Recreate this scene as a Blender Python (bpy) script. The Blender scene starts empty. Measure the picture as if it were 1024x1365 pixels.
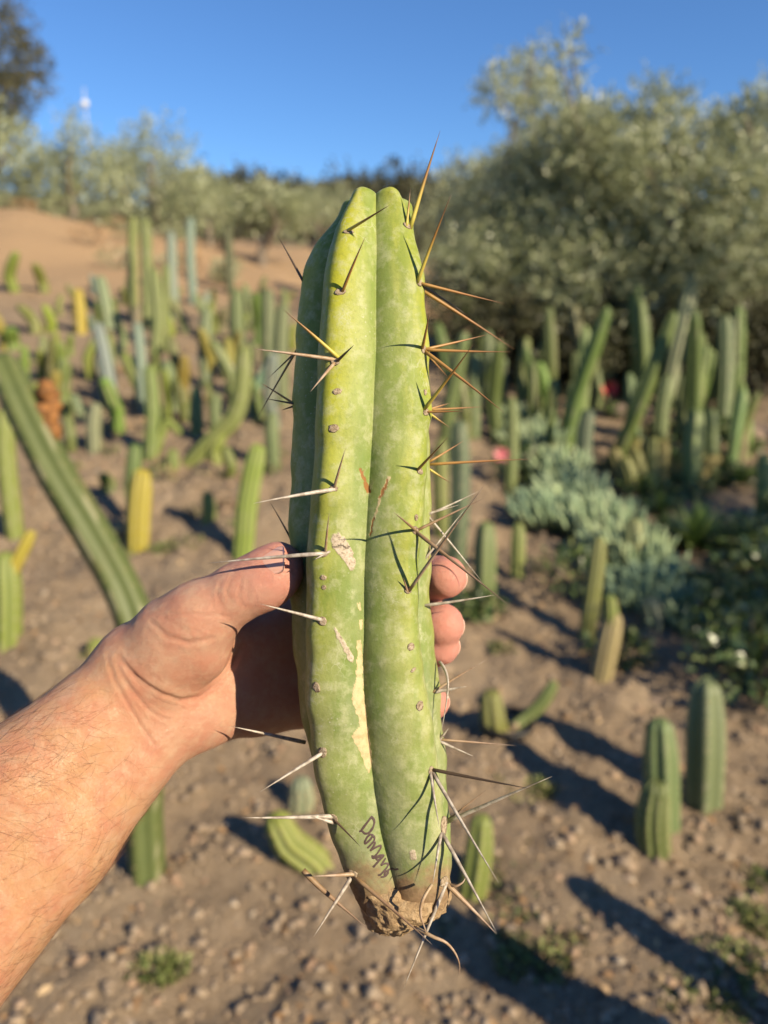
import bpy, math, random
import numpy as np
from mathutils import Vector, Matrix
from mathutils.bvhtree import BVHTree

random.seed(7)
rng = np.random.default_rng(7)
scene = bpy.context.scene
COL = scene.collection

# ------------------------------------------------------------------ camera, sky, sun, exposure
PITCH = math.radians(16.0)
FPX = 26.0 / 36.0 * 1365.0
CAM = np.array([0.0, 0.0, 1.5])
FWD = np.array([0.0, math.cos(PITCH), -math.sin(PITCH)])
UPV = np.array([0.0, math.sin(PITCH), math.cos(PITCH)])
RGT = np.array([1.0, 0.0, 0.0])
D0 = 0.345                                   # distance to the held cutting's axis

cd = bpy.data.cameras.new('camera')
cam = bpy.data.objects.new('camera', cd)
COL.objects.link(cam)
cam.location = CAM
cam.rotation_euler = (math.pi / 2 - PITCH, 0, 0)
cd.sensor_fit = 'VERTICAL'
cd.sensor_height = 36.0
cd.sensor_width = 27.0
cd.lens = 26.0
cd.clip_start = 0.01
cd.clip_end = 900.0
cd.dof.use_dof = True
cd.dof.focus_distance = 0.322
cd.dof.aperture_fstop = 5.9
scene.camera = cam

SUN_EL = math.radians(30.0)
SUN_AZ = math.radians(50.0)                  # to the right of straight behind the camera
sun_dir = Vector((math.sin(SUN_AZ) * math.cos(SUN_EL), -math.cos(SUN_AZ) * math.cos(SUN_EL), math.sin(SUN_EL)))
world = bpy.data.worlds.new('World')
scene.world = world
world.use_nodes = True
wn = world.node_tree
sky = wn.nodes.new('ShaderNodeTexSky')
sky.sky_type = 'NISHITA'
sky.sun_disc = False
sky.sun_elevation = SUN_EL
sky.sun_rotation = math.atan2(sun_dir.x, sun_dir.y)
sky.air_density = 1.0
sky.dust_density = 0.0
sky.ozone_density = 10.0
sky.altitude = 0
wn.links.new(sky.outputs[0], wn.nodes['Background'].inputs[0])
wn.nodes['Background'].inputs[1].default_value = 0.08
sl = bpy.data.lights.new('sun', 'SUN')
sl.energy = 5.0
sl.angle = math.radians(0.53)
sl.color = (1.0, 0.845, 0.61)
so = bpy.data.objects.new('sun', sl)
COL.objects.link(so)
so.rotation_euler = sun_dir.to_track_quat('Z', 'Y').to_euler()
scene.view_settings.view_transform = 'Standard'
scene.view_settings.look = 'None'
scene.view_settings.exposure = 0.92
scene.view_settings.gamma = 1.0


# ------------------------------------------------------------------ helpers
def P(px, py, d):
    """world point seen at that place of the photograph, at depth d (metres along the view axis)"""
    return CAM + FWD * d + RGT * ((px - 512.0) / FPX * d) + UPV * ((682.5 - py) / FPX * d)


def project(v):
    r = v - CAM
    d = r @ FWD
    return 512 + (r @ RGT) / d * FPX, 682.5 - (r @ UPV) / d * FPX, d


def sstep(a, b, x):
    t = np.clip((x - a) / (b - a), 0, 1)
    return t * t * (3 - 2 * t)


_yy = np.array([-40, 0, 1.7, 3.4, 4.8, 7, 10.5, 16, 30, 60, 100, 170, 400])
_zl = np.array([0, 0, 0, .28, .5, .83, 1.5, 2.9, 4.4, 6.0, 7.5, 8, 8])
_zr = np.array([0, 0, 0, .16, .3, .5, .75, 1.1, 2.4, 6.0, 7.5, 8, 8])
_td = np.linspace(-40, 400, 22001)


def _smooth_tab(z):
    a = np.interp(_td, _yy, z)
    k = np.hanning(81)
    return np.convolve(np.pad(a, 40, mode='edge'), k / k.sum(), 'valid')


_TL, _TR = _smooth_tab(_zl), _smooth_tab(_zr)


def terrain(x, y):
    x = np.asarray(x, float)
    y = np.asarray(y, float)
    w = sstep(-0.15, 0.25, x / (np.maximum(y, 0) + 1))
    z = np.interp(y, _td, _TL) * (1 - w) + np.interp(y, _td, _TR) * w
    z = z + sstep(8, 16, y) * np.clip(.2 * (-x - .35 * y), -.7, .35)
    return z + 0.02 * np.sin(x * 2.3 + 1) * np.sin(y * 1.9) + 0.008 * np.sin(x * 7.1) * np.sin(y * 6.3 + 2)


def ground_at(px, py, tmax=150.0):
    d = FWD + RGT * ((px - 512) / FPX) + UPV * ((682.5 - py) / FPX)
    t = np.concatenate([np.arange(0.8, 15, 0.01), np.arange(15, tmax, 0.1)])
    q = CAM + t[:, None] * d
    below = q[:, 2] < terrain(q[:, 0], q[:, 1])
    i = int(np.argmax(below)) if below.any() else len(t) - 1
    p = q[i].copy()
    p[2] = float(terrain(p[0], p[1]))
    return p, t[i]


def tag(o, label=None, cat=None, group=None, kind=None):
    if label: o['label'] = label
    if cat: o['category'] = cat
    if group: o['group'] = group
    if kind: o['kind'] = kind
    return o


def mesh_np(name, V, F, mat=None, smooth=True, attrs=None):
    """F: (n,3) or (n,4) int array, or a list of such arrays"""
    me = bpy.data.meshes.new(name)
    Fs = F if isinstance(F, list) else [F]
    Fs = [np.asarray(f, np.int32) for f in Fs if len(f)]
    loops = np.concatenate([f.ravel() for f in Fs])
    sizes = np.concatenate([np.full(len(f), f.shape[1], np.int32) for f in Fs])
    me.vertices.add(len(V))
    me.vertices.foreach_set('co', np.asarray(V, np.float32).ravel())
    me.loops.add(len(loops))
    me.loops.foreach_set('vertex_index', loops)
    me.polygons.add(len(sizes))
    me.polygons.foreach_set('loop_start', np.concatenate([[0], np.cumsum(sizes)[:-1]]).astype(np.int32))
    me.polygons.foreach_set('use_smooth', np.full(len(sizes), smooth))
    me.update(calc_edges=True)
    if attrs:
        for k, a in attrs.items():
            a = np.asarray(a, np.float32)
            if a.ndim == 1:
                at = me.attributes.new(k, 'FLOAT', 'POINT')
                at.data.foreach_set('value', a)
            else:
                at = me.attributes.new(k, 'FLOAT_COLOR', 'POINT')
                if a.shape[1] == 3:
                    a = np.concatenate([a, np.ones((len(a), 1), np.float32)], 1)
                at.data.foreach_set('color', a.ravel())
    if mat: me.materials.append(mat)
    return me


def obj(name, me, parent=None, loc=None):
    o = bpy.data.objects.new(name, me)
    COL.objects.link(o)
    if parent is not None: o.parent = parent
    if loc is not None: o.location = loc
    return o


def empty(name, loc):
    o = bpy.data.objects.new(name, None)
    COL.objects.link(o)
    o.empty_display_size = 0.05
    o.location = loc
    return o


def vnoise(p, seed=0):
    """cheap smooth value noise for numpy points (n,3)"""
    p = np.asarray(p, float)
    i = np.floor(p).astype(np.int64)
    f = p - i
    f = f * f * (3 - 2 * f)

    def h(a, b, c):
        n = (a * 374761393 + b * 668265263 + c * 2147483647 + seed * 974634777) & 0xffffffff
        n = ((n ^ (n >> 13)) * 1274126177) & 0xffffffff
        return ((n ^ (n >> 16)) & 0xffff) / 65535.0
    r = 0
    for dx in (0, 1):
        for dy in (0, 1):
            for dz in (0, 1):
                w = (f[:, 0] if dx else 1 - f[:, 0]) * (f[:, 1] if dy else 1 - f[:, 1]) * (f[:, 2] if dz else 1 - f[:, 2])
                r = r + w * h(i[:, 0] + dx, i[:, 1] + dy, i[:, 2] + dz)
    return r * 2 - 1


def frames(pts):
    pts = np.asarray(pts, float)
    T = np.gradient(pts, axis=0)
    T /= np.linalg.norm(T, axis=1)[:, None] + 1e-12
    a = np.array([1.0, 0, 0]) if abs(T[0, 0]) < .8 else np.array([0, 1.0, 0])
    N = np.zeros_like(T)
    n = a - T[0] * (a @ T[0])
    for i in range(len(T)):
        n = n - T[i] * (n @ T[i])
        n /= np.linalg.norm(n) + 1e-12
        N[i] = n
    return T, N, np.cross(T, N)


def tube(pts, rad, ns=8, cap=True):
    pts = np.asarray(pts, float)
    rad = np.broadcast_to(np.asarray(rad, float), (len(pts),))
    T, N, B = frames(pts)
    a = np.linspace(0, 2 * np.pi, ns, endpoint=False)
    V = pts[:, None] + rad[:, None, None] * (np.cos(a)[None, :, None] * N[:, None] + np.sin(a)[None, :, None] * B[:, None])
    V = V.reshape(-1, 3)
    n = len(pts)
    i = np.arange(n - 1)[:, None] * ns
    j = np.arange(ns)[None]
    jn = (j + 1) % ns
    F = np.stack([i + j, i + jn, i + ns + jn, i + ns + j], -1).reshape(-1, 4)
    tri = np.zeros((0, 3), int)
    t = np.repeat(np.linspace(0, 1, n), ns)
    if cap:
        V = np.vstack([V, pts[0], pts[-1]])
        c0, c1 = n * ns, n * ns + 1
        jj = np.arange(ns)
        tri = np.vstack([np.stack([np.full(ns, c0), (jj + 1) % ns, jj], 1),
                         np.stack([np.full(ns, c1), (n - 1) * ns + jj, (n - 1) * ns + (jj + 1) % ns], 1)])
        t = np.concatenate([t, [0, 1]])
    return V, F, tri, t


class Bag:
    """collects pieces of one part into one mesh"""
    def __init__(s):
        s.V, s.Q, s.T, s.A, s.n = [], [], [], [], 0

    def add(s, V, Q=None, T=None, A=None):
        s.V.append(V)
        if Q is not None and len(Q): s.Q.append(np.asarray(Q) + s.n)
        if T is not None and len(T): s.T.append(np.asarray(T) + s.n)
        s.A.append(np.zeros(len(V)) if A is None else np.broadcast_to(A, (len(V),)))
        s.n += len(V)

    def mesh(s, name, mat, attr='tint', smooth=True):
        F = []
        if s.Q: F.append(np.vstack(s.Q))
        if s.T: F.append(np.vstack(s.T))
        return mesh_np(name, np.vstack(s.V), F, mat, smooth, {attr: np.concatenate(s.A)})


def smooth_path(ctrl, n):
    c = np.asarray(ctrl, float)
    t = np.linspace(0, 1, len(c))
    out = np.stack([np.interp(np.linspace(0, 1, n), t, c[:, k]) for k in range(c.shape[1])], 1)
    for _ in range(max(2, n // 4)):
        out[1:-1] = 0.25 * out[:-2] + 0.5 * out[1:-1] + 0.25 * out[2:]
    return out


# ------------------------------------------------------------------ material helpers
class NT:
    def __init__(s, name):
        s.m = bpy.data.materials.new(name)
        s.m.use_nodes = True
        s.t = s.m.node_tree
        s.b = s.t.nodes['Principled BSDF']
        s.out = s.t.nodes['Material Output']

    def n(s, typ, **kw):
        x = s.t.nodes.new(typ)
        for k, v in kw.items():
            if hasattr(x, k) and k not in ('inputs',):
                setattr(x, k, v)
        return x

    def l(s, a, b):
        s.t.links.new(a, b)

    def attr(s, name, out='Fac'):
        x = s.n('ShaderNodeAttribute')
        x.attribute_name = name
        return x.outputs[out]

    def noise(s, scale, detail=4, rough=.55, vec=None, out='Fac'):
        x = s.n('ShaderNodeTexNoise')
        x.inputs['Scale'].default_value = scale
        x.inputs['Detail'].default_value = detail
        x.inputs['Roughness'].default_value = rough
        if vec is not None: s.l(vec, x.inputs['Vector'])
        return x.outputs[out]

    def ramp(s, fac, stops, interp='LINEAR'):
        x = s.n('ShaderNodeValToRGB')
        x.color_ramp.interpolation = interp
        e = x.color_ramp.elements
        while len(e) < len(stops): e.new(0.5)
        for el, (p, c) in zip(e, stops):
            el.position = p
            el.color = (*c, 1) if len(c) == 3 else c
        s.l(fac, x.inputs[0])
        return x.outputs[0]

    def mix(s, fac, a, b, mode='MIX'):
        x = s.n('ShaderNodeMix')
        x.data_type = 'RGBA'
        x.blend_type = mode
        for sock, v in ((x.inputs[0], fac), (x.inputs[6], a), (x.inputs[7], b)):
            if isinstance(v, bpy.types.NodeSocket): s.l(v, sock)
            elif isinstance(v, (int, float)): sock.default_value = v
            else: sock.default_value = (*v, 1)
        return x.outputs[2]

    def math(s, op, a, b=None):
        x = s.n('ShaderNodeMath')
        x.operation = op
        for sock, v in ((x.inputs[0], a), (x.inputs[1], b)):
            if v is None: continue
            if isinstance(v, bpy.types.NodeSocket): s.l(v, sock)
            else: sock.default_value = v
        return x.outputs[0]

    def vec(s, coord='Object', scale=(1, 1, 1)):
        tc = s.n('ShaderNodeTexCoord')
        mp = s.n('ShaderNodeMapping')
        mp.inputs['Scale'].default_value = scale
        s.l(tc.outputs[coord], mp.inputs[0])
        return mp.outputs[0]

    def bump(s, height, strength, dist, normal=None):
        x = s.n('ShaderNodeBump')
        x.inputs['Strength'].default_value = strength
        x.inputs['Distance'].default_value = dist
        s.l(height, x.inputs['Height'])
        if normal is not None: s.l(normal, x.inputs['Normal'])
        return x.outputs[0]

    def fin(s, color=None, rough=None, normal=None, tone=None, **kw):
        if tone and isinstance(color, bpy.types.NodeSocket):
            color = s.mix(1.0, color, (tone, tone, tone), 'MULTIPLY')
        for sock, v in (('Base Color', color), ('Roughness', rough), ('Normal', normal)):
            if v is None: continue
            if isinstance(v, bpy.types.NodeSocket): s.l(v, s.b.inputs[sock])
            elif isinstance(v, (int, float)): s.b.inputs[sock].default_value = v
            else: s.b.inputs[sock].default_value = (*v, 1)
        for k, v in kw.items():
            s.b.inputs[k.replace('_', ' ')].default_value = v
        return s.m


def mat_ground():
    m = NT('dry_soil')
    geo = m.n('ShaderNodeNewGeometry').outputs['Position']
    n1 = m.noise(2.2, 6, .6, geo)
    n2 = m.noise(28, 8, .7, geo)
    n3 = m.noise(130, 4, .7, geo)
    c = m.ramp(n1, [(.3, (.205, .138, .080)), (.50, (.315, .225, .138)), (.68, (.48, .375, .25))])
    c2 = m.ramp(n2, [(.30, (.09, .06, .036)), (.5, (.31, .22, .135)), (.72, (.50, .385, .26))])
    c = m.mix(.55, c, c2)
    c = m.mix(.35, c, m.ramp(n3, [(.35, (.12, .09, .06)), (.65, (.42, .34, .25))]))
    # the bank behind the bed is redder earth with dry grass
    sx = m.n('ShaderNodeSeparateXYZ')
    m.l(geo, sx.inputs[0])
    f = m.ramp(m.math('ADD', m.math('MULTIPLY', sx.outputs[1], .05), m.math('MULTIPLY', n1, .12)),
               [(.52, (0, 0, 0)), (.66, (1, 1, 1))])
    red = m.ramp(n2, [(.3, (.32, .20, .105)), (.55, (.41, .28, .16)), (.8, (.46, .35, .21))])
    c = m.mix(f, c, red)
    f2 = m.ramp(m.math('MULTIPLY', sx.outputs[1], .01), [(.26, (0, 0, 0)), (.40, (1, 1, 1))])
    far = m.ramp(m.noise(.35, 5, .6, geo), [(.35, (.10, .095, .05)), (.55, (.19, .165, .09)), (.72, (.30, .24, .14))])
    c = m.mix(f2, c, far)
    nb = m.bump(n2, .9, .02, m.bump(n3, .7, .004))
    return m.fin(c, .95, nb, tone=.80, Specular_IOR_Level=.15)


def mat_stone():
    m = NT('clod')
    t = m.attr('tint')
    c = m.ramp(t, [(0, (.18, .12, .075)), (.35, (.31, .22, .14)), (.65, (.38, .285, .185)), (.85, (.42, .23, .12)), (1, (.50, .42, .31))])
    geo = m.n('ShaderNodeNewGeometry').outputs['Position']
    n = m.noise(90, 5, .65, geo)
    c = m.mix(.5, c, m.ramp(n, [(.3, (.13, .10, .07)), (.7, (.48, .40, .31))]))
    return m.fin(c, .95, m.bump(n, .6, .006), tone=.80, Specular_IOR_Level=.15)


def mat_planted():
    """planted columns: the object's colour, yellower ridges, pale bloom, brownish scars low down"""
    m = NT('cactus_skin')
    oi = m.n('ShaderNodeObjectInfo')
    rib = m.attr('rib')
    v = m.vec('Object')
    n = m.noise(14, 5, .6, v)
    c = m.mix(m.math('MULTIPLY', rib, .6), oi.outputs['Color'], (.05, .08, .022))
    c = m.mix(m.math('MULTIPLY', n, .28), c, (.30, .32, .10))
    n2 = m.noise(5, 4, .6, v)
    c = m.mix(m.ramp(n2, [(.62, (0, 0, 0)), (.74, (.45, .45, .45))]), c, (.26, .20, .09))
    c = m.mix(m.math('MULTIPLY', m.attr('areole'), .6), c, (.42, .38, .24))
    return m.fin(c, .55, m.bump(m.noise(60, 3, .6, v), .25, .004), tone=.72, Specular_IOR_Level=.35)


def mat_simple(name, col, rough=.6, noise_scale=None, col2=None, spec=.4, bump=0.0, bd=.002):
    m = NT(name)
    if noise_scale:
        v = m.vec('Object')
        n = m.noise(noise_scale, 5, .6, v)
        c = m.mix(m.ramp(n, [(.32, (0, 0, 0)), (.68, (1, 1, 1))]), col, col2)
        return m.fin(c, rough, m.bump(n, bump, bd) if bump else None, Specular_IOR_Level=spec)
    return m.fin(col, rough, Specular_IOR_Level=spec)


def mat_leaf(name, stops, rough=.45, spec=.5, trans=.15):
    m = NT(name)
    c = m.ramp(m.attr('tint'), stops)
    m.fin(c, rough, Specular_IOR_Level=spec)
    if trans:
        tr = m.n('ShaderNodeBsdfTranslucent')
        m.l(c, tr.inputs[0])
        mx = m.n('ShaderNodeMixShader')
        mx.inputs[0].default_value = trans
        m.l(m.b.outputs[0], mx.inputs[1])
        m.l(tr.outputs[0], mx.inputs[2])
        m.l(mx.outputs[0], m.out.inputs[0])
    return m.m


M_GROUND = mat_ground()
M_STONE = mat_stone()
M_PLANT = mat_planted()
M_SPINE_P = mat_simple('planted_spines', (.42, .33, .18), .6)
M_OLIVE = mat_leaf('olive_leaf', [(0, (.085, .105, .045)), (.40, (.215, .24, .11)), (.75, (.37, .395, .215)), (1, (.56, .58, .38))], .40, .6, .30)
M_OAK = mat_leaf('oak_leaf', [(0, (.040, .042, .018)), (.6, (.085, .082, .038)), (1, (.14, .13, .06))], .5, .4, .2)
M_BARK = mat_simple('bark', (.11, .085, .06), .9, 18, (.20, .165, .125), .2, .8, .01)
M_WEED = mat_leaf('weed_leaf', [(0, (.07, .09, .025)), (.5, (.14, .17, .05)), (1, (.24, .23, .09))], .55, .4)
M_DRY = mat_leaf('dry_leaf', [(0, (.20, .12, .06)), (.5, (.36, .22, .11)), (1, (.50, .37, .22))], .8, .2)
M_BLUE = mat_leaf('chalk_leaf', [(0, (.15, .23, .15)), (.5, (.27, .36, .20)), (1, (.42, .49, .27))], .6, .3, .1)
M_SHRUB = mat_leaf('shrub_leaf', [(0, (.035, .065, .018)), (.5, (.08, .12, .035)), (1, (.16, .19, .07))], .35, .6)
M_AGAVE = mat_leaf('rosette_leaf', [(0, (.05, .09, .02)), (.5, (.10, .16, .035)), (1, (.19, .24, .06))], .45, .5)

# ------------------------------------------------------------------ ground
def axis(segs):
    out = []
    for a, b, s in segs:
        out.append(np.arange(a, b, s))
    out.append([segs[-1][1]])
    return np.unique(np.round(np.concatenate(out), 5))


gx = axis([(-260, -40, 20), (-40, -8, 1.6), (-8, -2, .15), (-2, 2, .022), (2, 8, .15), (8, 40, 1.6), (40, 260, 20)])
gy = axis([(-30, 0, 3), (0, .9, .15), (.9, 3.2, .022), (3.2, 7, .06), (7, 20, .3), (20, 60, 2), (60, 180, 8), (180, 400, 40)])
X, Y = np.meshgrid(gx, gy, indexing='ij')
Z = terrain(X, Y)
pp = np.stack([X.ravel(), Y.ravel(), np.zeros(X.size)], 1)
near = sstep(9, 4, Y.ravel()) * sstep(7, 3, np.abs(X.ravel()))
rel = (.022 + .02 * sstep(2.5, 5, pp[:, 1])) * vnoise(pp * 4.5, 1) + (.014 + .014 * sstep(2.5, 5, pp[:, 1])) * vnoise(pp * 12, 2) + .010 * np.abs(vnoise(pp * 27, 3)) + .006 * vnoise(pp * 55, 4)
mid = sstep(60, 8, Y.ravel()) * .05 * vnoise(pp * 1.1, 5)
ZR = Z.ravel() + near * rel + mid
nx, ny = len(gx), len(gy)
i, j = np.meshgrid(np.arange(nx - 1), np.arange(ny - 1), indexing='ij')
Fg = np.stack([i * ny + j, (i + 1) * ny + j, (i + 1) * ny + j + 1, i * ny + j + 1], -1).reshape(-1, 4)
tag(obj('ground', mesh_np('ground', np.stack([X.ravel(), Y.ravel(), ZR], 1), Fg, M_GROUND)), kind='structure')

# loose clods and pebbles: uncountable
def ico():
    t = (1 + 5 ** .5) / 2
    v = np.array([(-1, t, 0), (1, t, 0), (-1, -t, 0), (1, -t, 0), (0, -1, t), (0, 1, t), (0, -1, -t), (0, 1, -t), (t, 0, -1), (t, 0, 1), (-t, 0, -1), (-t, 0, 1)], float)
    f = np.array([(0, 11, 5), (0, 5, 1), (0, 1, 7), (0, 7, 10), (0, 10, 11), (1, 5, 9), (5, 11, 4), (11, 10, 2), (10, 7, 6), (7, 1, 8), (3, 9, 4), (3, 4, 2), (3, 2, 6), (3, 6, 8), (3, 8, 9), (4, 9, 5), (2, 4, 11), (6, 2, 10), (8, 6, 7), (9, 8, 1)])
    return v / np.linalg.norm(v[0]), f


ICO_V, ICO_F = ico()
ICO_V2 = None


def ico2():
    v = [tuple(x) for x in ICO_V]
    cache, F = {}, []

    def midp(a, b):
        k = (min(a, b), max(a, b))
        if k not in cache:
            m = (np.array(v[a]) + np.array(v[b])) / 2
            v.append(tuple(m / np.linalg.norm(m)))
            cache[k] = len(v) - 1
        return cache[k]
    for a, b, c in ICO_F:
        ab, bc, ca = midp(a, b), midp(b, c), midp(c, a)
        F += [(a, ab, ca), (b, bc, ab), (c, ca, bc), (ab, bc, ca)]
    return np.array(v), np.array(F)


ICO_V2, ICO_F2 = ico2()


def scatter_px(n, x0, x1, y0, y1, power=1.0):
    """points on the ground spread evenly over the area, near ones included"""
    out = []
    while len(out) < n:
        y = 1.0 + (y1 - 1.0) * rng.random() ** power
        x = (rng.random() * 2 - 1) * (0.62 * y + .5)
        if x0 <= x <= x1 and y >= y0: out.append((x, y))
    return np.array(out)


def relief(x, y):
    q = np.stack([np.atleast_1d(x), np.atleast_1d(y), np.zeros(np.size(x))], 1).astype(float)
    nr = sstep(9, 4, q[:, 1]) * sstep(7, 3, np.abs(q[:, 0]))
    r = (.022 + .02 * sstep(2.5, 5, q[:, 1])) * vnoise(q * 4.5, 1) + (.014 + .014 * sstep(2.5, 5, q[:, 1])) * vnoise(q * 12, 2) + .010 * np.abs(vnoise(q * 27, 3)) + .006 * vnoise(q * 55, 4)
    return terrain(q[:, 0], q[:, 1]) + nr * r + sstep(60, 8, q[:, 1]) * .05 * vnoise(q * 1.1, 5)


bag = Bag()
pts = scatter_px(17000, -6, 6, .9, 7.5, 1.7)
zz = relief(pts[:, 0], pts[:, 1])
for (x, y), z in zip(pts, zz):
    s = (0.003 + 0.012 * rng.random() ** 3.5) * (1 + .12 * y)
    if rng.random() < .006: s *= 2.0
    V = ICO_V * (1 + .28 * rng.standard_normal((12, 1)))
    a = rng.random() * 6.28
    c_, s_ = math.cos(a), math.sin(a)
    V = V * np.array([1, .8 + .4 * rng.random(), .5 + .3 * rng.random()]) * s
    V = V @ np.array([[c_, -s_, 0], [s_, c_, 0], [0, 0, 1]]) + np.array([x, y, z + s * .15])
    bag.add(V, None, ICO_F, rng.random())
tag(obj('clods', bag.mesh('clods', M_STONE, smooth=True)), 'loose brown clods and pebbles over the dry soil', 'clods', kind='stuff')


def leaf_fold(c, a, n, L, W, curl=.15):
    """a leaf blade of six vertices: long axis a, face n"""
    b = np.cross(n, a)
    return np.array([c, c + a * L * .45 + b * W * .5 + n * W * .12, c + a * L - n * L * curl, c + a * L * .45 - b * W * .5 + n * W * .12, c + a * L * .5 - n * W * .05])


LEAF_T = np.array([(0, 1, 4), (1, 2, 4), (2, 3, 4), (3, 0, 4)])


def rdir():
    v = rng.standard_normal(3)
    return v / np.linalg.norm(v)


bag = Bag()
pts = scatter_px(3600, -5, 5, .9, 7, 1.7)
zz = relief(pts[:, 0], pts[:, 1])
for (x, y), z in zip(pts, zz):
    a = rdir(); a[2] *= .25; a /= np.linalg.norm(a)
    n = np.array([0, 0, 1.0]) + .5 * rdir(); n -= a * (n @ a); n /= np.linalg.norm(n)
    L = .010 + .04 * rng.random() ** 2
    bag.add(leaf_fold(np.array([x, y, z + .004]), a, n, L, L * .45, .3), None, LEAF_T, rng.random())
tag(obj('leaf_litter', bag.mesh('leaf_litter', M_DRY)), 'dry orange leaf litter scattered on the soil', 'leaf litter', kind='stuff')

# ------------------------------------------------------------------ the held cutting
# rows: photograph y, left edge, right edge, left ridge, furrow, right ridge
ROWS = np.array([
    (272, 454, 546, 479, 501, 524), (285, 449, 549, 473, 501, 534), (300, 439, 553, 467, 501, 543),
    (325, 421, 558, 461, 501.5, 550), (350, 409, 563, 457, 502, 555), (380, 401, 569, 453, 502, 560),
    (430, 396, 571, 449, 502, 563), (480, 391, 574, 446, 502, 566), (560, 387, 579, 442, 499, 568),
    (620, 385, 579, 441, 495, 561), (680, 382, 577, 436, 491, 556), (740, 381, 574, 430, 488, 549),
    (800, 382, 573, 428, 486, 546), (860, 384, 578, 425, 485, 549), (920, 388, 586, 422, 487.5, 560),
    (980, 396, 592, 427, 493, 572), (1030, 408, 597, 434, 499, 577), (1080, 425, 600, 444, 507, 588),
    (1130, 446, 604, 457, 520, 592), (1165, 461, 605, 472, 528, 594), (1190, 472, 598, 482, 531, 588), (1206, 484, 584, 492, 532, 574)], float)
ys = np.concatenate([np.linspace(272, 1206, 560)])
tab = {}
for k, nm in enumerate(('xl', 'xr', 'cl', 'g', 'cr')):
    v = np.interp(ys, ROWS[:, 0], ROWS[:, k + 1])
    kk = np.hanning(15); kk /= kk.sum()
    tab[nm] = np.convolve(np.pad(v, 7, mode='reflect', reflect_type='odd'), kk, 'valid')
Rpx = (tab['xr'] - tab['xl']) / 1.92
cxp = tab['xl'] + Rpx
aL = np.arcsin(np.clip((tab['cl'] - cxp) / Rpx, -.93, .93))
aR = np.arcsin(np.clip((tab['cr'] - cxp) / Rpx, -.93, .93))
aG = np.arcsin(np.clip((tab['g'] - cxp) / (.66 * Rpx), -.8, .8))
MMPX = D0 / FPX
AREOLE_Y = {0: [309, 389, 482, 571, 651, 738, 828, 916, 1003, 1091, 1165], 1: [301, 377, 467, 549, 628, 707, 787, 862, 940, 1026, 1100, 1173]}


def rib_profile(u):
    u = np.abs(u)
    lin = (np.sqrt(u * u + .16 ** 2) - .16) / (np.sqrt(1 + .16 ** 2) - .16)
    return .34 * (.80 * lin + .20 * (.6 * u ** 2 + .4 * u ** 5))


def ring(th, row, rs=1.0, hpx=0.0, sink=0.0):
    """camera-frame points (mm-like metres) of one ring; th = angle from facing the camera, to the right"""
    span = (2 * np.pi - (aR[row] - aL[row])) / 4
    cr = np.array([aL[row], aR[row], aR[row] + span, aR[row] + 2 * span, aR[row] + 3 * span])
    gr = np.array([aG[row], aR[row] + .5 * span, aR[row] + 1.5 * span, aR[row] + 2.5 * span, aR[row] + 3.5 * span])
    u = np.zeros_like(th); rid = np.zeros(len(th), int)
    t = np.mod(th - aL[row], 2 * np.pi)
    edges = np.mod(np.stack([cr, gr], 1).ravel() - aL[row], 2 * np.pi)      # c0 g0 c1 g1 ... ascending
    ed = np.append(edges, 2 * np.pi)
    k = np.clip(np.searchsorted(ed, t, side='right') - 1, 0, 9)
    f = (t - ed[k]) / (ed[k + 1] - ed[k])
    u = np.where(k % 2 == 0, f, 1 - f)
    rid = np.where(k % 2 == 0, k // 2, (k // 2 + 1) % 5)
    return u, rid


nth = 380
a = np.linspace(-np.pi, np.pi, nth, endpoint=False)
TH = a - .42 * np.sin(a)                                                      # denser in front
caps = np.linspace(np.pi / 2, 0, 26)[:-1]
Vc, U, RID = [], [], []


def add_ring(row, rs, dy, sinkf):
    u, rid = ring(TH, row)
    y = ys[row]
    f = rib_profile(u)
    if rs > .999:
        wob = np.zeros(nth)
        for r_ in range(5):
            ay = np.array(AREOLE_Y.get(r_, [295 + 14 * r_ + 86 * q for q in range(11)]), float)
            q = np.interp(y, ay, np.arange(len(ay)))
            q = q - np.floor(q)
            wob += (rid == r_) * (.026 * (np.cos(2 * np.pi * q) * .5 + .18 * np.sin(4 * np.pi * q))) * np.exp(-(u / .55) ** 2)
    else:
        wob = 0
    r = Rpx[row] * rs * (1 - f + wob)
    xp = cxp[row] + r * np.sin(TH)
    zp = -r * np.cos(TH)
    yp = np.full(nth, y) + dy + sinkf * f
    Vc.append(np.stack([(xp - 512) * MMPX, (682.5 - yp) * MMPX, D0 + zp * MMPX], 1))
    U.append(u); RID.append(rid)


for ph in caps:                                                               # rounded top, ribs bulging over a sunken apex
    c = math.cos(ph)
    add_ring(0, max(c, .004) ** .62, -12 * math.sin(ph) * (1.0 - .9 * (1 - c) ** 6) + 6 * (1 - c) ** 5, 26 * math.sin(ph) * c ** .5)
for r in range(len(ys)):
    add_ring(r, 1.0, 0, 0)
for c in np.linspace(.95, .02, 12):
    add_ring(len(ys) - 1, c, 5 * (1 - c), 0)
Vc = np.vstack(Vc); U = np.concatenate(U); RID = np.concatenate(RID)
nr_ = len(Vc) // nth
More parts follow.
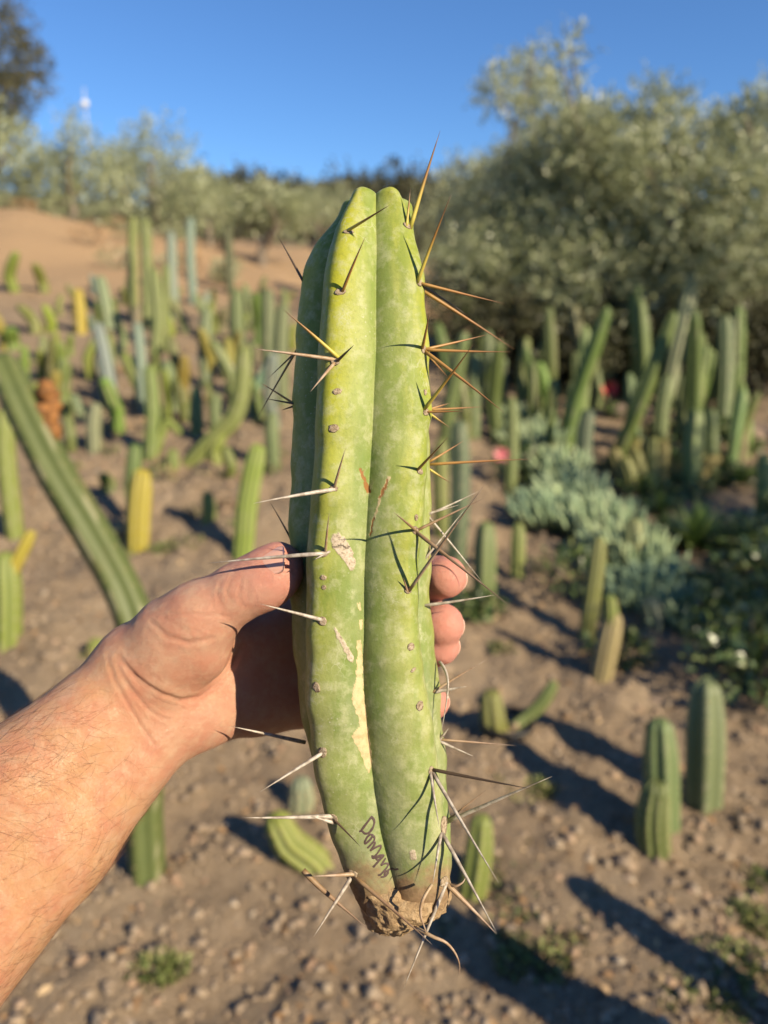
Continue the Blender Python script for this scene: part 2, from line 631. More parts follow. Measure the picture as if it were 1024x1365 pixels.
# gentle unevenness of the flesh
Vc[:, 2] += .0007 * vnoise(Vc * np.array([70, 45, 70]), 11)
Vc[:, 0] += .0006 * vnoise(Vc * np.array([60, 40, 60]), 12)
SW = CAM + Vc[:, :1] * RGT + Vc[:, 1:2] * UPV + Vc[:, 2:] * FWD               # world
ii = np.arange(nr_ - 1)[:, None] * nth
jj = np.arange(nth)[None]; jn = (jj + 1) % nth
SF = np.stack([ii + jj, ii + nth + jj, ii + nth + jn, ii + jn], -1).reshape(-1, 4)
px_, py_, dd_ = project(SW)
front = np.cos(np.tile(TH, nr_)) > -.15


def in_poly(x, y, poly):
    poly = np.asarray(poly, float)
    r = np.zeros(len(x), bool)
    n = len(poly)
    for q in range(n):
        x0, y0 = poly[q]; x1, y1 = poly[(q + 1) % n]
        c = ((y0 > y) != (y1 > y)) & (x < (x1 - x0) * (y - y0) / (y1 - y0 + 1e-9) + x0)
        r ^= c
    return r


def seg_dist(x, y, line):
    line = np.asarray(line, float)
    best = np.full(len(x), 1e9); tt = np.zeros(len(x))
    n = len(line) - 1
    for q in range(n):
        p0, p1 = line[q], line[q + 1]
        d = p1 - p0
        t = np.clip(((x - p0[0]) * d[0] + (y - p0[1]) * d[1]) / (d @ d + 1e-9), 0, 1)
        e = np.hypot(x - p0[0] - t * d[0], y - p0[1] - t * d[1])
        m = e < best
        best[m] = e[m]; tt[m] = (q + t[m]) / n
    return best, tt


jx = px_ + 1.6 * vnoise(np.stack([px_, py_, 0 * px_], 1) * .22, 21)
jy = py_ + 1.6 * vnoise(np.stack([px_, py_, 0 * px_], 1) * .22, 22)
z2 = lambda L: [(300 + .4395 * p, 800 + .4395 * q) for p, q in L]
cream = in_poly(jx, jy, z2([(400, 120), (412, 122), (417, 200), (422, 300), (435, 400), (446, 500), (437, 525), (425, 500), (413, 462), (390, 430), (388, 405), (410, 380), (400, 345), (385, 310), (393, 260), (400, 200)]))
cream |= in_poly(jx, jy, z2([(402, 8), (412, 8), (413, 30), (404, 34)])) | in_poly(jx, jy, z2([(407, 60), (418, 60), (417, 88), (409, 90)]))
e, t = seg_dist(jx, jy, [(519, 637), (508, 659), (502, 680), (494, 712)])
cream |= e < 2.6 * (1 - .75 * t)
cork = in_poly(jx, jy, [(270 + .215 * p, 580 + .215 * q) for p, q in [(793, 650), (812, 615), (850, 608), (882, 632), (908, 672), (932, 730), (952, 790), (946, 828), (925, 840), (903, 822), (878, 778), (842, 732), (806, 702)]])
e, t = seg_dist(jx, jy, [(447, 840), (458, 858), (468, 878)]); cork |= e < 2.4 + 1.2 * t
e, t = seg_dist(jx, jy, [(551, 1143), (550, 1137)]); cork |= e < 4
rust = np.zeros(len(jx), bool)
for L, w in (([(481, 626), (486, 640), (491, 656)], 2.2), ([(516, 642), (507, 662)], 2.0), ([(499, 690), (493, 714)], 1.2)):
    e, t = seg_dist(jx, jy, L); rust |= e < w
crackline, _ = seg_dist(px_, py_, [(440, 728), (448, 729), (455, 726), (462, 731), (468, 728)])
rim = np.zeros(len(jx))
scar = np.stack([cream & front, cork & front, rust & front], 1).astype(np.float32)
# soil smear at the cut end
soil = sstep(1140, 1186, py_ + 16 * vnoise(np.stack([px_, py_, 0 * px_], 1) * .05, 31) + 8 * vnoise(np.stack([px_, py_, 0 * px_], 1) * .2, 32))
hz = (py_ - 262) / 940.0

m = NT('held_cactus_skin')
v = m.vec('Object')
rib = m.attr('rib'); hgt = m.attr('hgt')
sc = m.n('ShaderNodeSeparateColor'); m.l(m.attr('scar', 'Color'), sc.inputs[0])
n1 = m.noise(26, 5, .6, v)
n2 = m.noise(150, 6, .65, v)
vs = m.vec('Object', (1, .22, .22))
n3 = m.noise(70, 4, .6, vs)
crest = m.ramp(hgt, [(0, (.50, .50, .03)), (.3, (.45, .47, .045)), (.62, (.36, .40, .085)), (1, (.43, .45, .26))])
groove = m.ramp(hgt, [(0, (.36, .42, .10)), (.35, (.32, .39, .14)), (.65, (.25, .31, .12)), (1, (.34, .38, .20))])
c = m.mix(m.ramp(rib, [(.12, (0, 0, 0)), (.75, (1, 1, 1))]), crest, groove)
c = m.mix(m.math('MULTIPLY', m.ramp(n3, [(.46, (0, 0, 0)), (.56, (1, 1, 1))]), .62), c, (.19, .28, .045))
c = m.mix(m.math('MULTIPLY', m.ramp(n1, [(.45, (0, 0, 0)), (.70, (1, 1, 1))]), .45), c, (.50, .52, .20))
c = m.mix(m.math('MULTIPLY', m.ramp(n2, [(.48, (0, 0, 0)), (.64, (1, 1, 1))]), .5), c, (.58, .59, .34))
c = m.mix(m.math('MULTIPLY', m.ramp(m.noise(520, 3, .7, v), [(.50, (0, 0, 0)), (.66, (1, 1, 1))]), .30), c, (.20, .25, .05))
# pale flecks and hairline scratches
vf = m.n('ShaderNodeTexVoronoi'); vf.inputs['Scale'].default_value = 420; m.l(v, vf.inputs['Vector'])
c = m.mix(m.math('MULTIPLY', m.ramp(vf.outputs['Distance'], [(.10, (1, 1, 1)), (.20, (0, 0, 0))]), m.ramp(m.noise(22, 3, .6, v), [(.52, (0, 0, 0)), (.66, (.75, .75, .75))])), c, (.62, .62, .45))
vsc = m.n('ShaderNodeTexVoronoi'); vsc.feature = 'DISTANCE_TO_EDGE'; vsc.inputs['Scale'].default_value = 170
m.l(m.mix(.02, m.vec('Object', (1, .5, .5)), m.noise(60, 3, .6, v, 'Color')), vsc.inputs['Vector'])
c = m.mix(m.math('MULTIPLY', m.ramp(vsc.outputs['Distance'], [(.010, (1, 1, 1)), (.03, (0, 0, 0))]), m.ramp(m.noise(38, 2, .5, v), [(.58, (0, 0, 0)), (.66, (.4, .4, .4))])), c, (.60, .62, .42))
cc = m.ramp(m.noise(300, 4, .7, v), [(.3, (.52, .40, .20)), (.55, (.72, .58, .33))])
c = m.mix(sc.outputs[0], c, cc)
ck = m.ramp(m.noise(700, 3, .8, v), [(.34, (.30, .23, .15)), (.5, (.60, .50, .37)), (.7, (.72, .62, .48))])
c = m.mix(sc.outputs[1], c, ck)
c = m.mix(sc.outputs[2], c, (.36, .17, .055))
c = m.mix(m.attr('crack'), c, (.12, .09, .06))
sl_ = m.ramp(m.noise(260, 5, .7, v), [(.3, (.22, .14, .075)), (.7, (.44, .30, .17))])
c = m.mix(m.attr('soil'), c, sl_)
h = m.math('ADD', n2, m.math('MULTIPLY', sc.outputs[1], m.math('MULTIPLY', m.noise(900, 3, .7, v), .4)))
M_HELD = m.fin(c, m.mix(m.attr('soil'), (.55, .55, .55), (.95, .95, .95)), m.bump(h, .35, .0012), tone=.62, Specular_IOR_Level=.22, Subsurface_Weight=.06, Subsurface_Scale=.004)
M_HELD.node_tree.nodes['Principled BSDF'].inputs['Subsurface Radius'].default_value = (.6, 1.0, .25)

base_pt = P(528, 1212, D0)
held = empty('cactus_cutting', base_pt)
tag(held, 'tall long-spined cactus cutting held upright in the hand, name written near its base', 'cactus')
HB = np.array(base_pt)
# raised scars
nrm_dir = SW - (CAM + ((np.interp(py_, ys, cxp) - 512) * MMPX)[:, None] * RGT + ((682.5 - py_) * MMPX)[:, None] * UPV + D0 * FWD)
nrm_dir /= np.linalg.norm(nrm_dir, axis=1)[:, None] + 1e-9
SW2 = SW + nrm_dir * (.00010 * scar[:, 0] + .00015 * scar[:, 1] - .0003 * scar[:, 2])[:, None]
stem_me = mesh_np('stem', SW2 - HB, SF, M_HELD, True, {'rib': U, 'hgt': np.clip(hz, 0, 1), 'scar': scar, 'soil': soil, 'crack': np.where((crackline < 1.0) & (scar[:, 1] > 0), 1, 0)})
stem_o = obj('stem', stem_me, held)
bvh = BVHTree.FromPolygons([Vector(v_) for v_ in SW2], [tuple(f_) for f_ in SF.tolist()])


def cast(px, py):
    d = P(px, py, 1.0) - CAM
    d /= np.linalg.norm(d)
    h = bvh.ray_cast(Vector(CAM), Vector(d))
    if h[0] is None: return None
    return np.array(h[0]), np.array(h[1])


# spines
def mat_spine():
    m = NT('spine')
    t = m.attr('along'); k = m.attr('kind_mix', 'Color')
    s = m.n('ShaderNodeSeparateColor'); m.l(k, s.inputs[0])
    v = m.vec('Object')
    n = m.noise(300, 4, .6, v)
    yb = m.ramp(t, [(0, (.62, .56, .10)), (.32, (.60, .46, .08)), (.55, (.36, .18, .04)), (1, (.10, .05, .025))])
    br = m.ramp(t, [(0, (.46, .27, .07)), (.5, (.44, .21, .07)), (1, (.18, .085, .04))])
    gr = m.mix(m.ramp(n, [(.4, (0, 0, 0)), (.62, (1, 1, 1))]), (.60, .54, .46), (.33, .27, .21))
    dk = m.ramp(t, [(0, (.14, .09, .05)), (1, (.06, .04, .03))])
    c = m.mix(s.outputs[0], br, yb)
    c = m.mix(s.outputs[1], c, gr)
    c = m.mix(s.outputs[2], c, dk)
    return m.fin(c, .45, m.bump(n, .3, .0004), tone=.68, Specular_IOR_Level=.45)


M_SPINE = mat_spine()
KM = {'y': (1, 0, 0), 'b': (0, 0, 0), 'g': (0, 1, 0), 'd': (0, 0, 1), 'h': (0, .5, 0), 'e': (0, .35, .35)}
# base x, base y, tip x, tip y, tip depth as a share of length (negative towards the camera), width px, kind
SPINES = [
    (464, 307, 520, 273, -.7, 5, 'y'), (457, 388, 487, 316, -.7, 5, 'b'), (542, 299, 547, 251, -.1, 4.5, 'y'), (548, 301, 587, 174, -.15, 7, 'y'),
    (557, 375, 602, 258, -.4, 6, 'y'), (403, 373, 370, 314, .1, 4.5, 'd'), (562, 378, 673, 405, .1, 5, 'b'), (565, 383, 624, 421, .4, 4, 'd'),
    (567, 388, 686, 466, .15, 6, 'b'), (563, 464, 572, 418, -1.3, 5, 'b'), (569, 465, 650, 446, .4, 4.5, 'b'), (569, 466, 680, 469, .0, 5, 'b'),
    (567, 469, 672, 550, -.4, 6, 'b'), (574, 474, 599, 505, .5, 3, 'b'), (566, 545, 631, 459, -.6, 6, 'y'), (577, 545, 601, 537, .4, 3.5, 'b'),
    (577, 546, 645, 542, .2, 4, 'b'), (570, 549, 618, 548, -.3, 4, 'b'), (577, 552, 601, 571, .1, 4, 'y'),
    (450, 476, 377, 412, -.35, 6, 'y'), (443, 479, 337, 465, -.3, 6, 'h'), (450, 481, 472, 460, -.9, 5, 'd'), (445, 485, 414, 522, -.7, 5.5, 'h'),
    (394, 467, 357, 505, .2, 3.5, 'd'), (392, 468, 342, 559, -.1, 4, 'b'), (390, 537, 347, 510, .1, 4, 'b'), (391, 538, 353, 531, .1, 3.5, 'd'), (390, 542, 375, 547, 0, 3.5, 'd'),
    (557, 626, 597, 583, -1.1, 4.5, 'b'), (578, 614, 619, 587, .3, 4, 'b'), (578, 619, 708, 612, 0, 5, 'b'), (578, 627, 601, 644, .2, 4, 'y'),
    (554, 707, 525, 683, -2.2, 4.5, 'e'), (558, 706, 646, 664, .1, 4.5, 'e'), (556, 710, 676, 805, -.5, 6, 'e'), (573, 685, 638, 655, .2, 4, 'g'),
    (573, 684, 612, 673, .0, 4, 'g'), (573, 691, 643, 776, .05, 4.5, 'g'), (568, 743, 618, 681, .1, 4, 'g'), (546, 787, 649, 642, -.62, 5.5, 'h'), (543, 788, 538, 770, -.5, 4, 'e'),
    (567, 807, 660, 793, -.1, 5.5, 'g'), (571, 744, 574, 717, 0, 2.5, 'e'),
    (446, 649, 461, 597, -.8, 4.5, 'h'), (442, 653, 338, 671, -.35, 6.5, 'g'), (434, 735, 439, 684, -.8, 4.5, 'h'), (430, 738, 276, 751, .10, 6.5, 'g'), (436, 737, 419, 746, -.3, 4.5, 'g'),
    (428, 826, 347, 805, -.4, 6, 'g'), (386, 721, 360, 669, .1, 3.5, 'd'),
    (428, 1005, 346, 1056, -.35, 6, 'g'), (400, 989, 308, 968, -.5, 7, 'g'), (441, 1088, 322, 1090, -.25, 7, 'g'), (443, 1096, 415, 1088, -.4, 6, 'g'), (446, 1093, 481, 1129, -.5, 3.5, 'd'),
    (577, 1026, 710, 1052, -.45, 5.5, 'd'), (577, 1030, 665, 1177, -.5, 6, 'g'), (574, 1030, 586, 1104, -.7, 5, 'g'), (595, 1096, 736, 1035, -.45, 7, 'g'), (595, 1094, 657, 1046, .1, 3, 'e'),
    (590, 1112, 662, 1243, -.45, 6.5, 'g'), (588, 1112, 577, 1179, -.7, 5.5, 'g'), (597, 1180, 662, 1245, -.2, 8, 'h'), (594, 1180, 538, 1318, -.15, 6, 'g'),
    (471, 1165, 416, 1168, -.3, 6.5, 'h'), (468, 1170, 418, 1249, -.3, 6.5, 'g'), (474, 1170, 576, 1259, -.45, 6.5, 'e'),
    (578, 922, 648, 880, .0, 4.5, 'h'), (580, 922, 622, 915, -.2, 7, 'g'), (587, 984, 598, 971, -.3, 6, 'g'), (588, 986, 688, 994, .15, 4.5, 'e'), (588, 989, 631, 1008, -.1, 5, 'g'),
]


def spine_mesh(path, w, kind):
    n = len(path)
    t = np.linspace(0, 1, n)
    rad = w * .44 * MMPX * (1.0 - t ** 1.5 * .96) * (1 - .12 * np.exp(-(t / .05) ** 2))
    V, Q, T, tt = tube(path, rad, 7)
    return mesh_np('spine', V - HB, [Q, T], M_SPINE, True, {'along': tt, 'kind_mix': np.tile(np.array(KM[kind], np.float32), (len(V), 1))})


def surf_pt(x, y):
    h = cast(x, y)
    if h is not None: return h[0], True
    d = D0 + .010
    cx = float(np.interp(y, ys, cxp))
    return P(x + (3 if cx > x else -3), y, d), False


for q, (bx_, by_, tx, ty, dz, w, kd) in enumerate(SPINES):
    b, hit = surf_pt(bx_, by_)
    d = float((b - CAM) @ FWD)
    L = math.hypot(tx - bx_, ty - by_) * MMPX
    tip = P(tx, ty, d + dz * L)
    inn = b + (b - tip) / np.linalg.norm(tip - b) * .0015
    mid_ = (inn + tip) / 2 + (rng.random(3) - .5) * L * .035
    path = np.array([(1 - s) ** 2 * inn + 2 * s * (1 - s) * mid_ + s * s * tip for s in np.linspace(0, 1, 9)])
    obj('spine', spine_mesh(path, w, kd), held)
# crooked spines and dry rootlets
for nm, pts_, w0, kd in (('spine', [(586, 882, .006), (593, 890, .0), (598, 905, -.004), (597, 925, -.006), (593, 950, -.006), (588, 978, -.004)], 5, 'g'),
                         ('rootlet', [(576, 1179, -.030), (564, 1196, -.034), (559, 1215, -.034), (563, 1230, -.032), (569, 1242, -.030), (566, 1250, -.030)], 5, 'h'),
                         ('rootlet', [(552, 1236, -.026), (568, 1243, -.03), (580, 1252, -.032), (592, 1252, -.032), (604, 1264, -.032), (613, 1280, -.03), (614, 1294, -.03), (610, 1302, -.03)], 5.5, 'h'),
                         ('rootlet', [(404, 1160, -.010), (423, 1180, -.012), (444, 1198, -.014), (466, 1217, -.016), (490, 1238, -.018)], 9, 'e'),
                         ('rootlet', [(596, 1178, -.016), (608, 1182, -.02), (618, 1176, -.02), (622, 1166, -.018)], 4.5, 'h')):
    pth = smooth_path([P(x, y, D0 + dz) for x, y, dz in pts_], 18)
    obj(nm, spine_mesh(np.repeat(pth, 1, 0), w0, kd), held)

# areoles: felted cushions, some with a pit where the spines broke off
m = NT('areole_felt')
v = m.vec('Object')
c = m.ramp(m.noise(900, 4, .7, v), [(.3, (.13, .085, .05)), (.5, (.44, .34, .23)), (.72, (.66, .56, .42))])
M_FELT = m.fin(c, .95, m.bump(m.noise(1200, 3, .7, v), .8, .0008), tone=.64, Specular_IOR_Level=.1)
for (ax, ay, rx, ry, ang) in [(464, 309, 8, 4, 0), (453, 389, 8, 5, 10), (543, 301, 7, 4, -25), (559, 377, 6, 5, -30), (565, 466, 5, 6, -20), (568, 549, 6, 6, -30), (567, 523, 3, 5, 0), (447, 482, 7, 6, 0),
                              (449, 522, 7, 5, 20), (445, 571, 8, 6, 20), (560, 628, 6, 5, -30), (554, 707, 6, 6, 0), (555, 690, 3.5, 5, 0), (544, 787, 6, 5, 20), (445, 651, 6, 5, 10), (432, 738, 7, 5, 15),
                              (431, 770, 5, 4, 0), (432, 783, 3.5, 3.5, 0), (430, 828, 7, 7, 0), (422, 916, 6, 8, 15), (430, 1003, 7, 8, 0), (444, 1091, 8, 8, 0), (575, 1027, 6, 6, 0), (592, 1100, 8, 14, 0),
                              (548, 862, 6, 6, 0), (560, 941, 6, 7, -10), (551, 893, 5, 2.5, 40), (592, 1175, 9, 8, 0), (470, 1165, 9, 7, 0), ]:
    h = cast(ax, ay)
    if h is None: continue
    p, n = h
    if n @ FWD > 0: n = -n
    V = ICO_V2.copy()
    V *= (1 + .09 * rng.standard_normal((len(V), 1)))
    e1 = RGT - n * (RGT @ n); e1 /= np.linalg.norm(e1)
    e2 = np.cross(n, e1)
    ca, sa = math.cos(math.radians(ang)), math.sin(math.radians(ang))
    e1, e2 = e1 * ca + e2 * sa, e2 * ca - e1 * sa
    pit = np.exp(-((V[:, 0] ** 2 + V[:, 1] ** 2) / .18)) * (V[:, 2] > 0)
    W = p + V[:, :1] * e1 * rx * MMPX * .85 + V[:, 1:2] * e2 * ry * MMPX * .85 + (V[:, 2:] * 1.3 - 1.0 * pit[:, None]) * n * MMPX
    obj('areole', mesh_np('areole', W - HB, ICO_F2, M_FELT), held)

# handwriting in marker pen
M_INK = mat_simple('marker_ink', (.055, .035, .035), .5, 900, (.085, .055, .05))
zt = lambda L: [(460 + .0781 * p, 1080 + .0781 * q) for p, q in L]
STROKES = [
    [(465, 100), (400, 180), (330, 275), (270, 355)], [(455, 110), (495, 165), (502, 210), (480, 290), (430, 365), (390, 395), (340, 400), (295, 355), (245, 360)],
    [(480, 425), (430, 410), (380, 455), (338, 535), (345, 572), (385, 545), (440, 490), (480, 430), (505, 470), (500, 515), (440, 590), (385, 645)],
    [(385, 645), (450, 575), (500, 530), (512, 560), (490, 610), (432, 692)], [(432, 692), (500, 645), (560, 615), (608, 598), (612, 640), (560, 725), (478, 822), (466, 765)],
    [(478, 822), (540, 790), (600, 770), (660, 768), (640, 805), (590, 835), (545, 850), (530, 822), (575, 790), (630, 790), (600, 840), (540, 905), (482, 972)],
    [(695, 815), (670, 850), (615, 940), (660, 915), (700, 905), (745, 915), (715, 975), (650, 1055), (600, 1105), (565, 1105)],
    [(610, 1140), (660, 1135), (700, 1115), (735, 1065), (725, 1035), (690, 1045), (672, 1100), (690, 1120)], [(725, 1035), (760, 1005), (820, 992), (860, 1015), (915, 998)]]
bag = Bag()
for st in STROKES:
    pl = np.array(zt(st))
    n = max(8, int(np.sum(np.hypot(*np.diff(pl, axis=0).T)) / .55))
    tt = np.linspace(0, len(pl) - 1, n)
    pl = np.stack([np.interp(tt, np.arange(len(pl)), pl[:, k]) for k in (0, 1)], 1)
    for _ in range(3): pl[1:-1] = .25 * pl[:-2] + .5 * pl[1:-1] + .25 * pl[2:]
    p3, n3 = [], []
    for x, y in pl:
        h = cast(x, y)
        if h is None: continue
        nn = h[1] if h[1] @ FWD < 0 else -h[1]
        p3.append(h[0] + nn * .00012); n3.append(nn)
    p3 = np.array(p3); n3 = np.array(n3)
    T = np.gradient(p3, axis=0); T /= np.linalg.norm(T, axis=1)[:, None] + 1e-12
    Bv = np.cross(T, n3)
    w = .00046 * (1 + .25 * vnoise(p3 * 700, 5))[:, None]
    V = np.hstack([p3 - Bv * w, p3 + n3 * .00008, p3 + Bv * w]).reshape(-1, 3)
    k = np.arange(len(p3) - 1)[:, None] * 3
    Q = np.concatenate([k + np.array([[0, 3, 4, 1]]), k + np.array([[1, 4, 5, 2]])])
    bag.add(V - HB, Q)
tag(obj('handwriting', bag.mesh('handwriting', M_INK), stem_o), 'dark handwritten name in marker pen')

# clump of earth still stuck to the cut end
m = NT('earth_clump')
v = m.vec('Object')
n = m.noise(240, 6, .7, v)
c = m.ramp(n, [(.25, (.34, .22, .12)), (.5, (.56, .39, .22)), (.72, (.68, .51, .32))])
M_EARTH = m.fin(c, .95, m.bump(n, .9, .003), tone=.64, Specular_IOR_Level=.1)
th = np.linspace(0, 2 * np.pi, 96, endpoint=False)
Rws = [(1158, 474, 594, .93), (1172, 475, 600, .97), (1186, 477, 600, 1.0), (1200, 480, 593, 1.0), (1208, 482, 580, .97), (1217, 486, 562, .9), (1226, 492, 550, .8), (1232, 500, 540, .6), (1236, 509, 530, .3), (1237, 516, 522, .06)]
yy = np.linspace(1158, 1237, 44)
Vv = []
for y in yy:
    xl_, xr_, f = (np.interp(y, [r[0] for r in Rws], [r[k] for r in Rws]) for k in (1, 2, 3))
    R_ = (xr_ - xl_) / 2
    c_ = (xl_ + xr_) / 2
    Vv.append(np.stack([(c_ + R_ * np.sin(th) - 512) * MMPX, np.full(96, (682.5 - y) * MMPX), D0 - .002 - R_ * 1.0 * np.cos(th) * MMPX], 1))
Vv = np.vstack(Vv)
nn = np.stack([np.tile(np.sin(th), len(yy)), np.zeros(96 * len(yy)), -np.tile(np.cos(th), len(yy))], 1)
Vv += nn * (.0011 * vnoise(Vv * 110, 41) + .0008 * vnoise(Vv * 330, 42) + .001 * vnoise(Vv * 700, 43) + .0002)[:, None]
Vv[:, 1] += .0015 * vnoise(Vv * 120, 44) * (np.repeat(yy, 96) > 1195)
top = np.repeat(yy, 96) < 1172
Vv[:, [0, 2]] -= nn[:, [0, 2]] * (top * .004 * (1 + 1.2 * vnoise(np.stack([np.tile(th, len(yy)) * 2, np.zeros(96 * len(yy)), np.zeros(96 * len(yy))], 1), 45)))[:, None]
We = CAM + Vv[:, :1] * RGT + Vv[:, 1:2] * UPV + Vv[:, 2:] * FWD
k = np.arange(len(yy) - 1)[:, None] * 96; jj = np.arange(96)[None]; jn = (jj + 1) % 96
obj('soil_clump', mesh_np('soil_clump', We - HB, np.stack([k + jj, k + 96 + jj, k + 96 + jn, k + jn], -1).reshape(-1, 4), M_EARTH), held)

# ------------------------------------------------------------------ the hand and forearm: one surface grown from a smooth blend of tapered limbs
def cp(x, y, mm):
    d = mm
    return np.array([(x - 512) / FPX * d, (682.5 - y) / FPX * d, d])


def cw(x, y, z):
    r = np.array([x, y, z]) - CAM
    return np.array([r @ RGT, r @ UPV, r @ FWD]) * 1000.0


gxs = np.concatenate([np.arange(-450, -345, 10.0), np.arange(-345, -142, 3.0), np.arange(-142, 60, 1.05), np.arange(60, 420, 10.0)])
gys = np.concatenate([np.arange(-1590, -330, 12.0), np.arange(-330, -140, 3.0), np.arange(-140, 12, 1.05), np.arange(12, 420, 10.0)])
gzs = np.concatenate([np.arange(-480, 95, 10.0), np.arange(95, 300, 3.2), np.arange(300, 424, 1.15), np.arange(424, 560, 10.0)])
D = np.full((len(gxs), len(gys), len(gzs)), 40.0, np.float32)


def limb(a, b, ra, rb, k=5.0, flat=None):
    """smooth-union a tapered capsule; flat=(axis, factor) squeezes it along that axis"""
    a, b = np.array(a, float), np.array(b, float)
    mg = max(ra, rb) * (1 if flat is None else max(1, 1 / flat[1])) + k + 18
    sl_ = []
    for g, lo, hi in zip((gxs, gys, gzs), np.minimum(a, b) - mg, np.maximum(a, b) + mg):
        sl_.append(slice(int(np.searchsorted(g, lo)), int(np.searchsorted(g, hi))))
    if any(s.stop <= s.start for s in sl_): return
    Xg = gxs[sl_[0]][:, None, None]; Yg = gys[sl_[1]][None, :, None]; Zg = gzs[sl_[2]][None, None, :]
    d = b - a
    dd = d @ d + 1e-9
    t = np.clip(((Xg - a[0]) * d[0] + (Yg - a[1]) * d[1] + (Zg - a[2]) * d[2]) / dd, 0, 1)
    qx, qy, qz = Xg - a[0] - t * d[0], Yg - a[1] - t * d[1], Zg - a[2] - t * d[2]
    if flat is not None:
        n = np.array(flat[0], float); n /= np.linalg.norm(n)
        pr = qx * n[0] + qy * n[1] + qz * n[2]
        e = np.sqrt(np.maximum(qx * qx + qy * qy + qz * qz - pr * pr, 0) + (pr / flat[1]) ** 2)
    else:
        e = np.sqrt(qx * qx + qy * qy + qz * qz)
    s = (e - (ra + (rb - ra) * t)).astype(np.float32)
    cur = D[sl_[0], sl_[1], sl_[2]]
    h = np.clip(.5 + .5 * (cur - s) / k, 0, 1)
    D[sl_[0], sl_[1], sl_[2]] = cur * (1 - h) + s * h - k * h * (1 - h)


W1, W2 = cp(181, 903, 352), cp(213, 962, 354)
A1, A2 = cp(34, 1046, 326), cp(68, 1116, 328)
mid1 = (A1 + A2) / 2
wm = (W1 + W2) / 2
ax_ = (mid1 - wm) / np.linalg.norm(mid1 - wm)
side = (A2 - A1) / np.linalg.norm(A2 - A1)
B1 = wm + ax_ * 165 - side * 10; B2 = wm + ax_ * 165 + side * 14
EL = wm + ax_ * 245
SH = cw(-.27, -.16, 1.40)
limb(W1, A1, 20, 27, 6); limb(W2, A2, 20, 27.5, 6)
limb(A1, B1, 27, 36, 8); limb(A2, B2, 27.5, 37, 8)
limb(B1, EL, 36, 40, 10); limb(B2, EL, 37, 39, 10)
limb(EL, SH, 42, 54, 12)
# the rest of the body, behind the camera
TORSO = [(cw(-.08, -.22, 1.36), cw(-.08, -.24, 1.12), 120, 112), (cw(-.17, -.21, 1.34), cw(-.15, -.24, 1.10), 95, 95), (cw(.01, -.21, 1.34), cw(-.01, -.24, 1.10), 95, 95), (cw(-.08, -.24, 1.12), cw(-.08, -.24, .93), 120, 128),
         (SH, cw(.11, -.18, 1.40), 62, 62)]
LEGS = [(cw(-.17, -.24, .90), cw(-.19, -.20, .50), 92, 62), (cw(-.19, -.20, .50), cw(-.20, -.24, .10), 62, 42), (cw(.01, -.24, .90), cw(.04, -.20, .50), 92, 62), (cw(.04, -.20, .50), cw(.06, -.24, .10), 62, 42)]
RARM = [(cw(.11, -.18, 1.40), cw(.24, -.16, 1.14), 54, 42), (cw(.24, -.16, 1.14), cw(.11, -.06, 1.40), 41, 27)]
for a_, b_, ra_, rb_ in TORSO + LEGS + RARM: limb(a_, b_, ra_, rb_, 25)
limb(cw(.11, -.06, 1.40), cw(.085, -.045, 1.47), 26, 22, 10)
for q in range(4): limb(cw(.085, -.045, 1.47), cw(.035, -.035 + .004 * q, 1.44 + .024 * q), 11, 8.5, 5)
limb(cw(.09, -.05, 1.45), cw(.055, -.06, 1.52), 12, 9, 5)
limb(cw(-.08, -.22, 1.42), cw(-.07, -.20, 1.58), 62, 56, 15)
limb(cw(-.06, -.19, 1.70), cw(-.06, -.17, 1.64), 84, 74, 15); limb(cw(-.06, -.14, 1.60), cw(-.06, -.13, 1.575), 48, 34, 20)
limb(cw(-.06, -.085, 1.67), cw(-.06, -.065, 1.635), 9, 13, 10)
for sx in (-1, 1):
    limb(cw(-.06 + sx * .082, -.18, 1.69), cw(-.06 + sx * .084, -.18, 1.63), 14, 10, 6)
    fx_ = -.20 if sx < 0 else .06
    limb(cw(fx_, -.26, .05), cw(fx_, -.08, .035), 42, 34, 20)
# flexor tendons under the skin of the wrist
limb(cp(150, 985, 333), cp(222, 925, 340), 4, 3.5, 8)
# carpus, heel of the palm, palm
limb(W1, cp(226, 905, 354), 20, 19, 8); limb(W2, cp(262, 950, 362), 19, 17, 8)
limb(cp(258, 948, 362), cp(345, 938, 391), 17.5, 15, 8)
limb(cp(345, 938, 391), cp(430, 935, 402), 15, 12, 8)
MC = [cp(428, 800, 399), cp(438, 848, 404), cp(438, 893, 404), cp(428, 934, 400)]
for c_, r_ in zip(MC, (13, 13, 12.5, 11.5)):
    limb(cp(245, 915, 366), c_, 15, r_, 9)
# thumb ball, web, thumb
limb(cp(192, 888, 350), cp(252, 846, 343), 22, 19, 7)
limb(cp(225, 880, 344), cp(262, 868, 344), 17, 15, 6)
limb(cp(255, 850, 352), cp(340, 838, 386), 12, 9, 9)
limb(cp(340, 838, 386), MC[0], 9, 12, 9)
limb(cp(236, 846, 344), cp(268, 822, 340), 19, 16.5, 6)
limb(cp(268, 822, 340), cp(322, 787, 338), 16, 12.8, 5)
limb(cp(322, 787, 338), cp(352, 772, 338), 13, 13.2, 4)
limb(cp(348, 774, 338), cp(371, 756, 337), 13.0, 11.6, 4)
limb(cp(352, 782, 335), cp(372, 772, 334), 9, 8.5, 5)
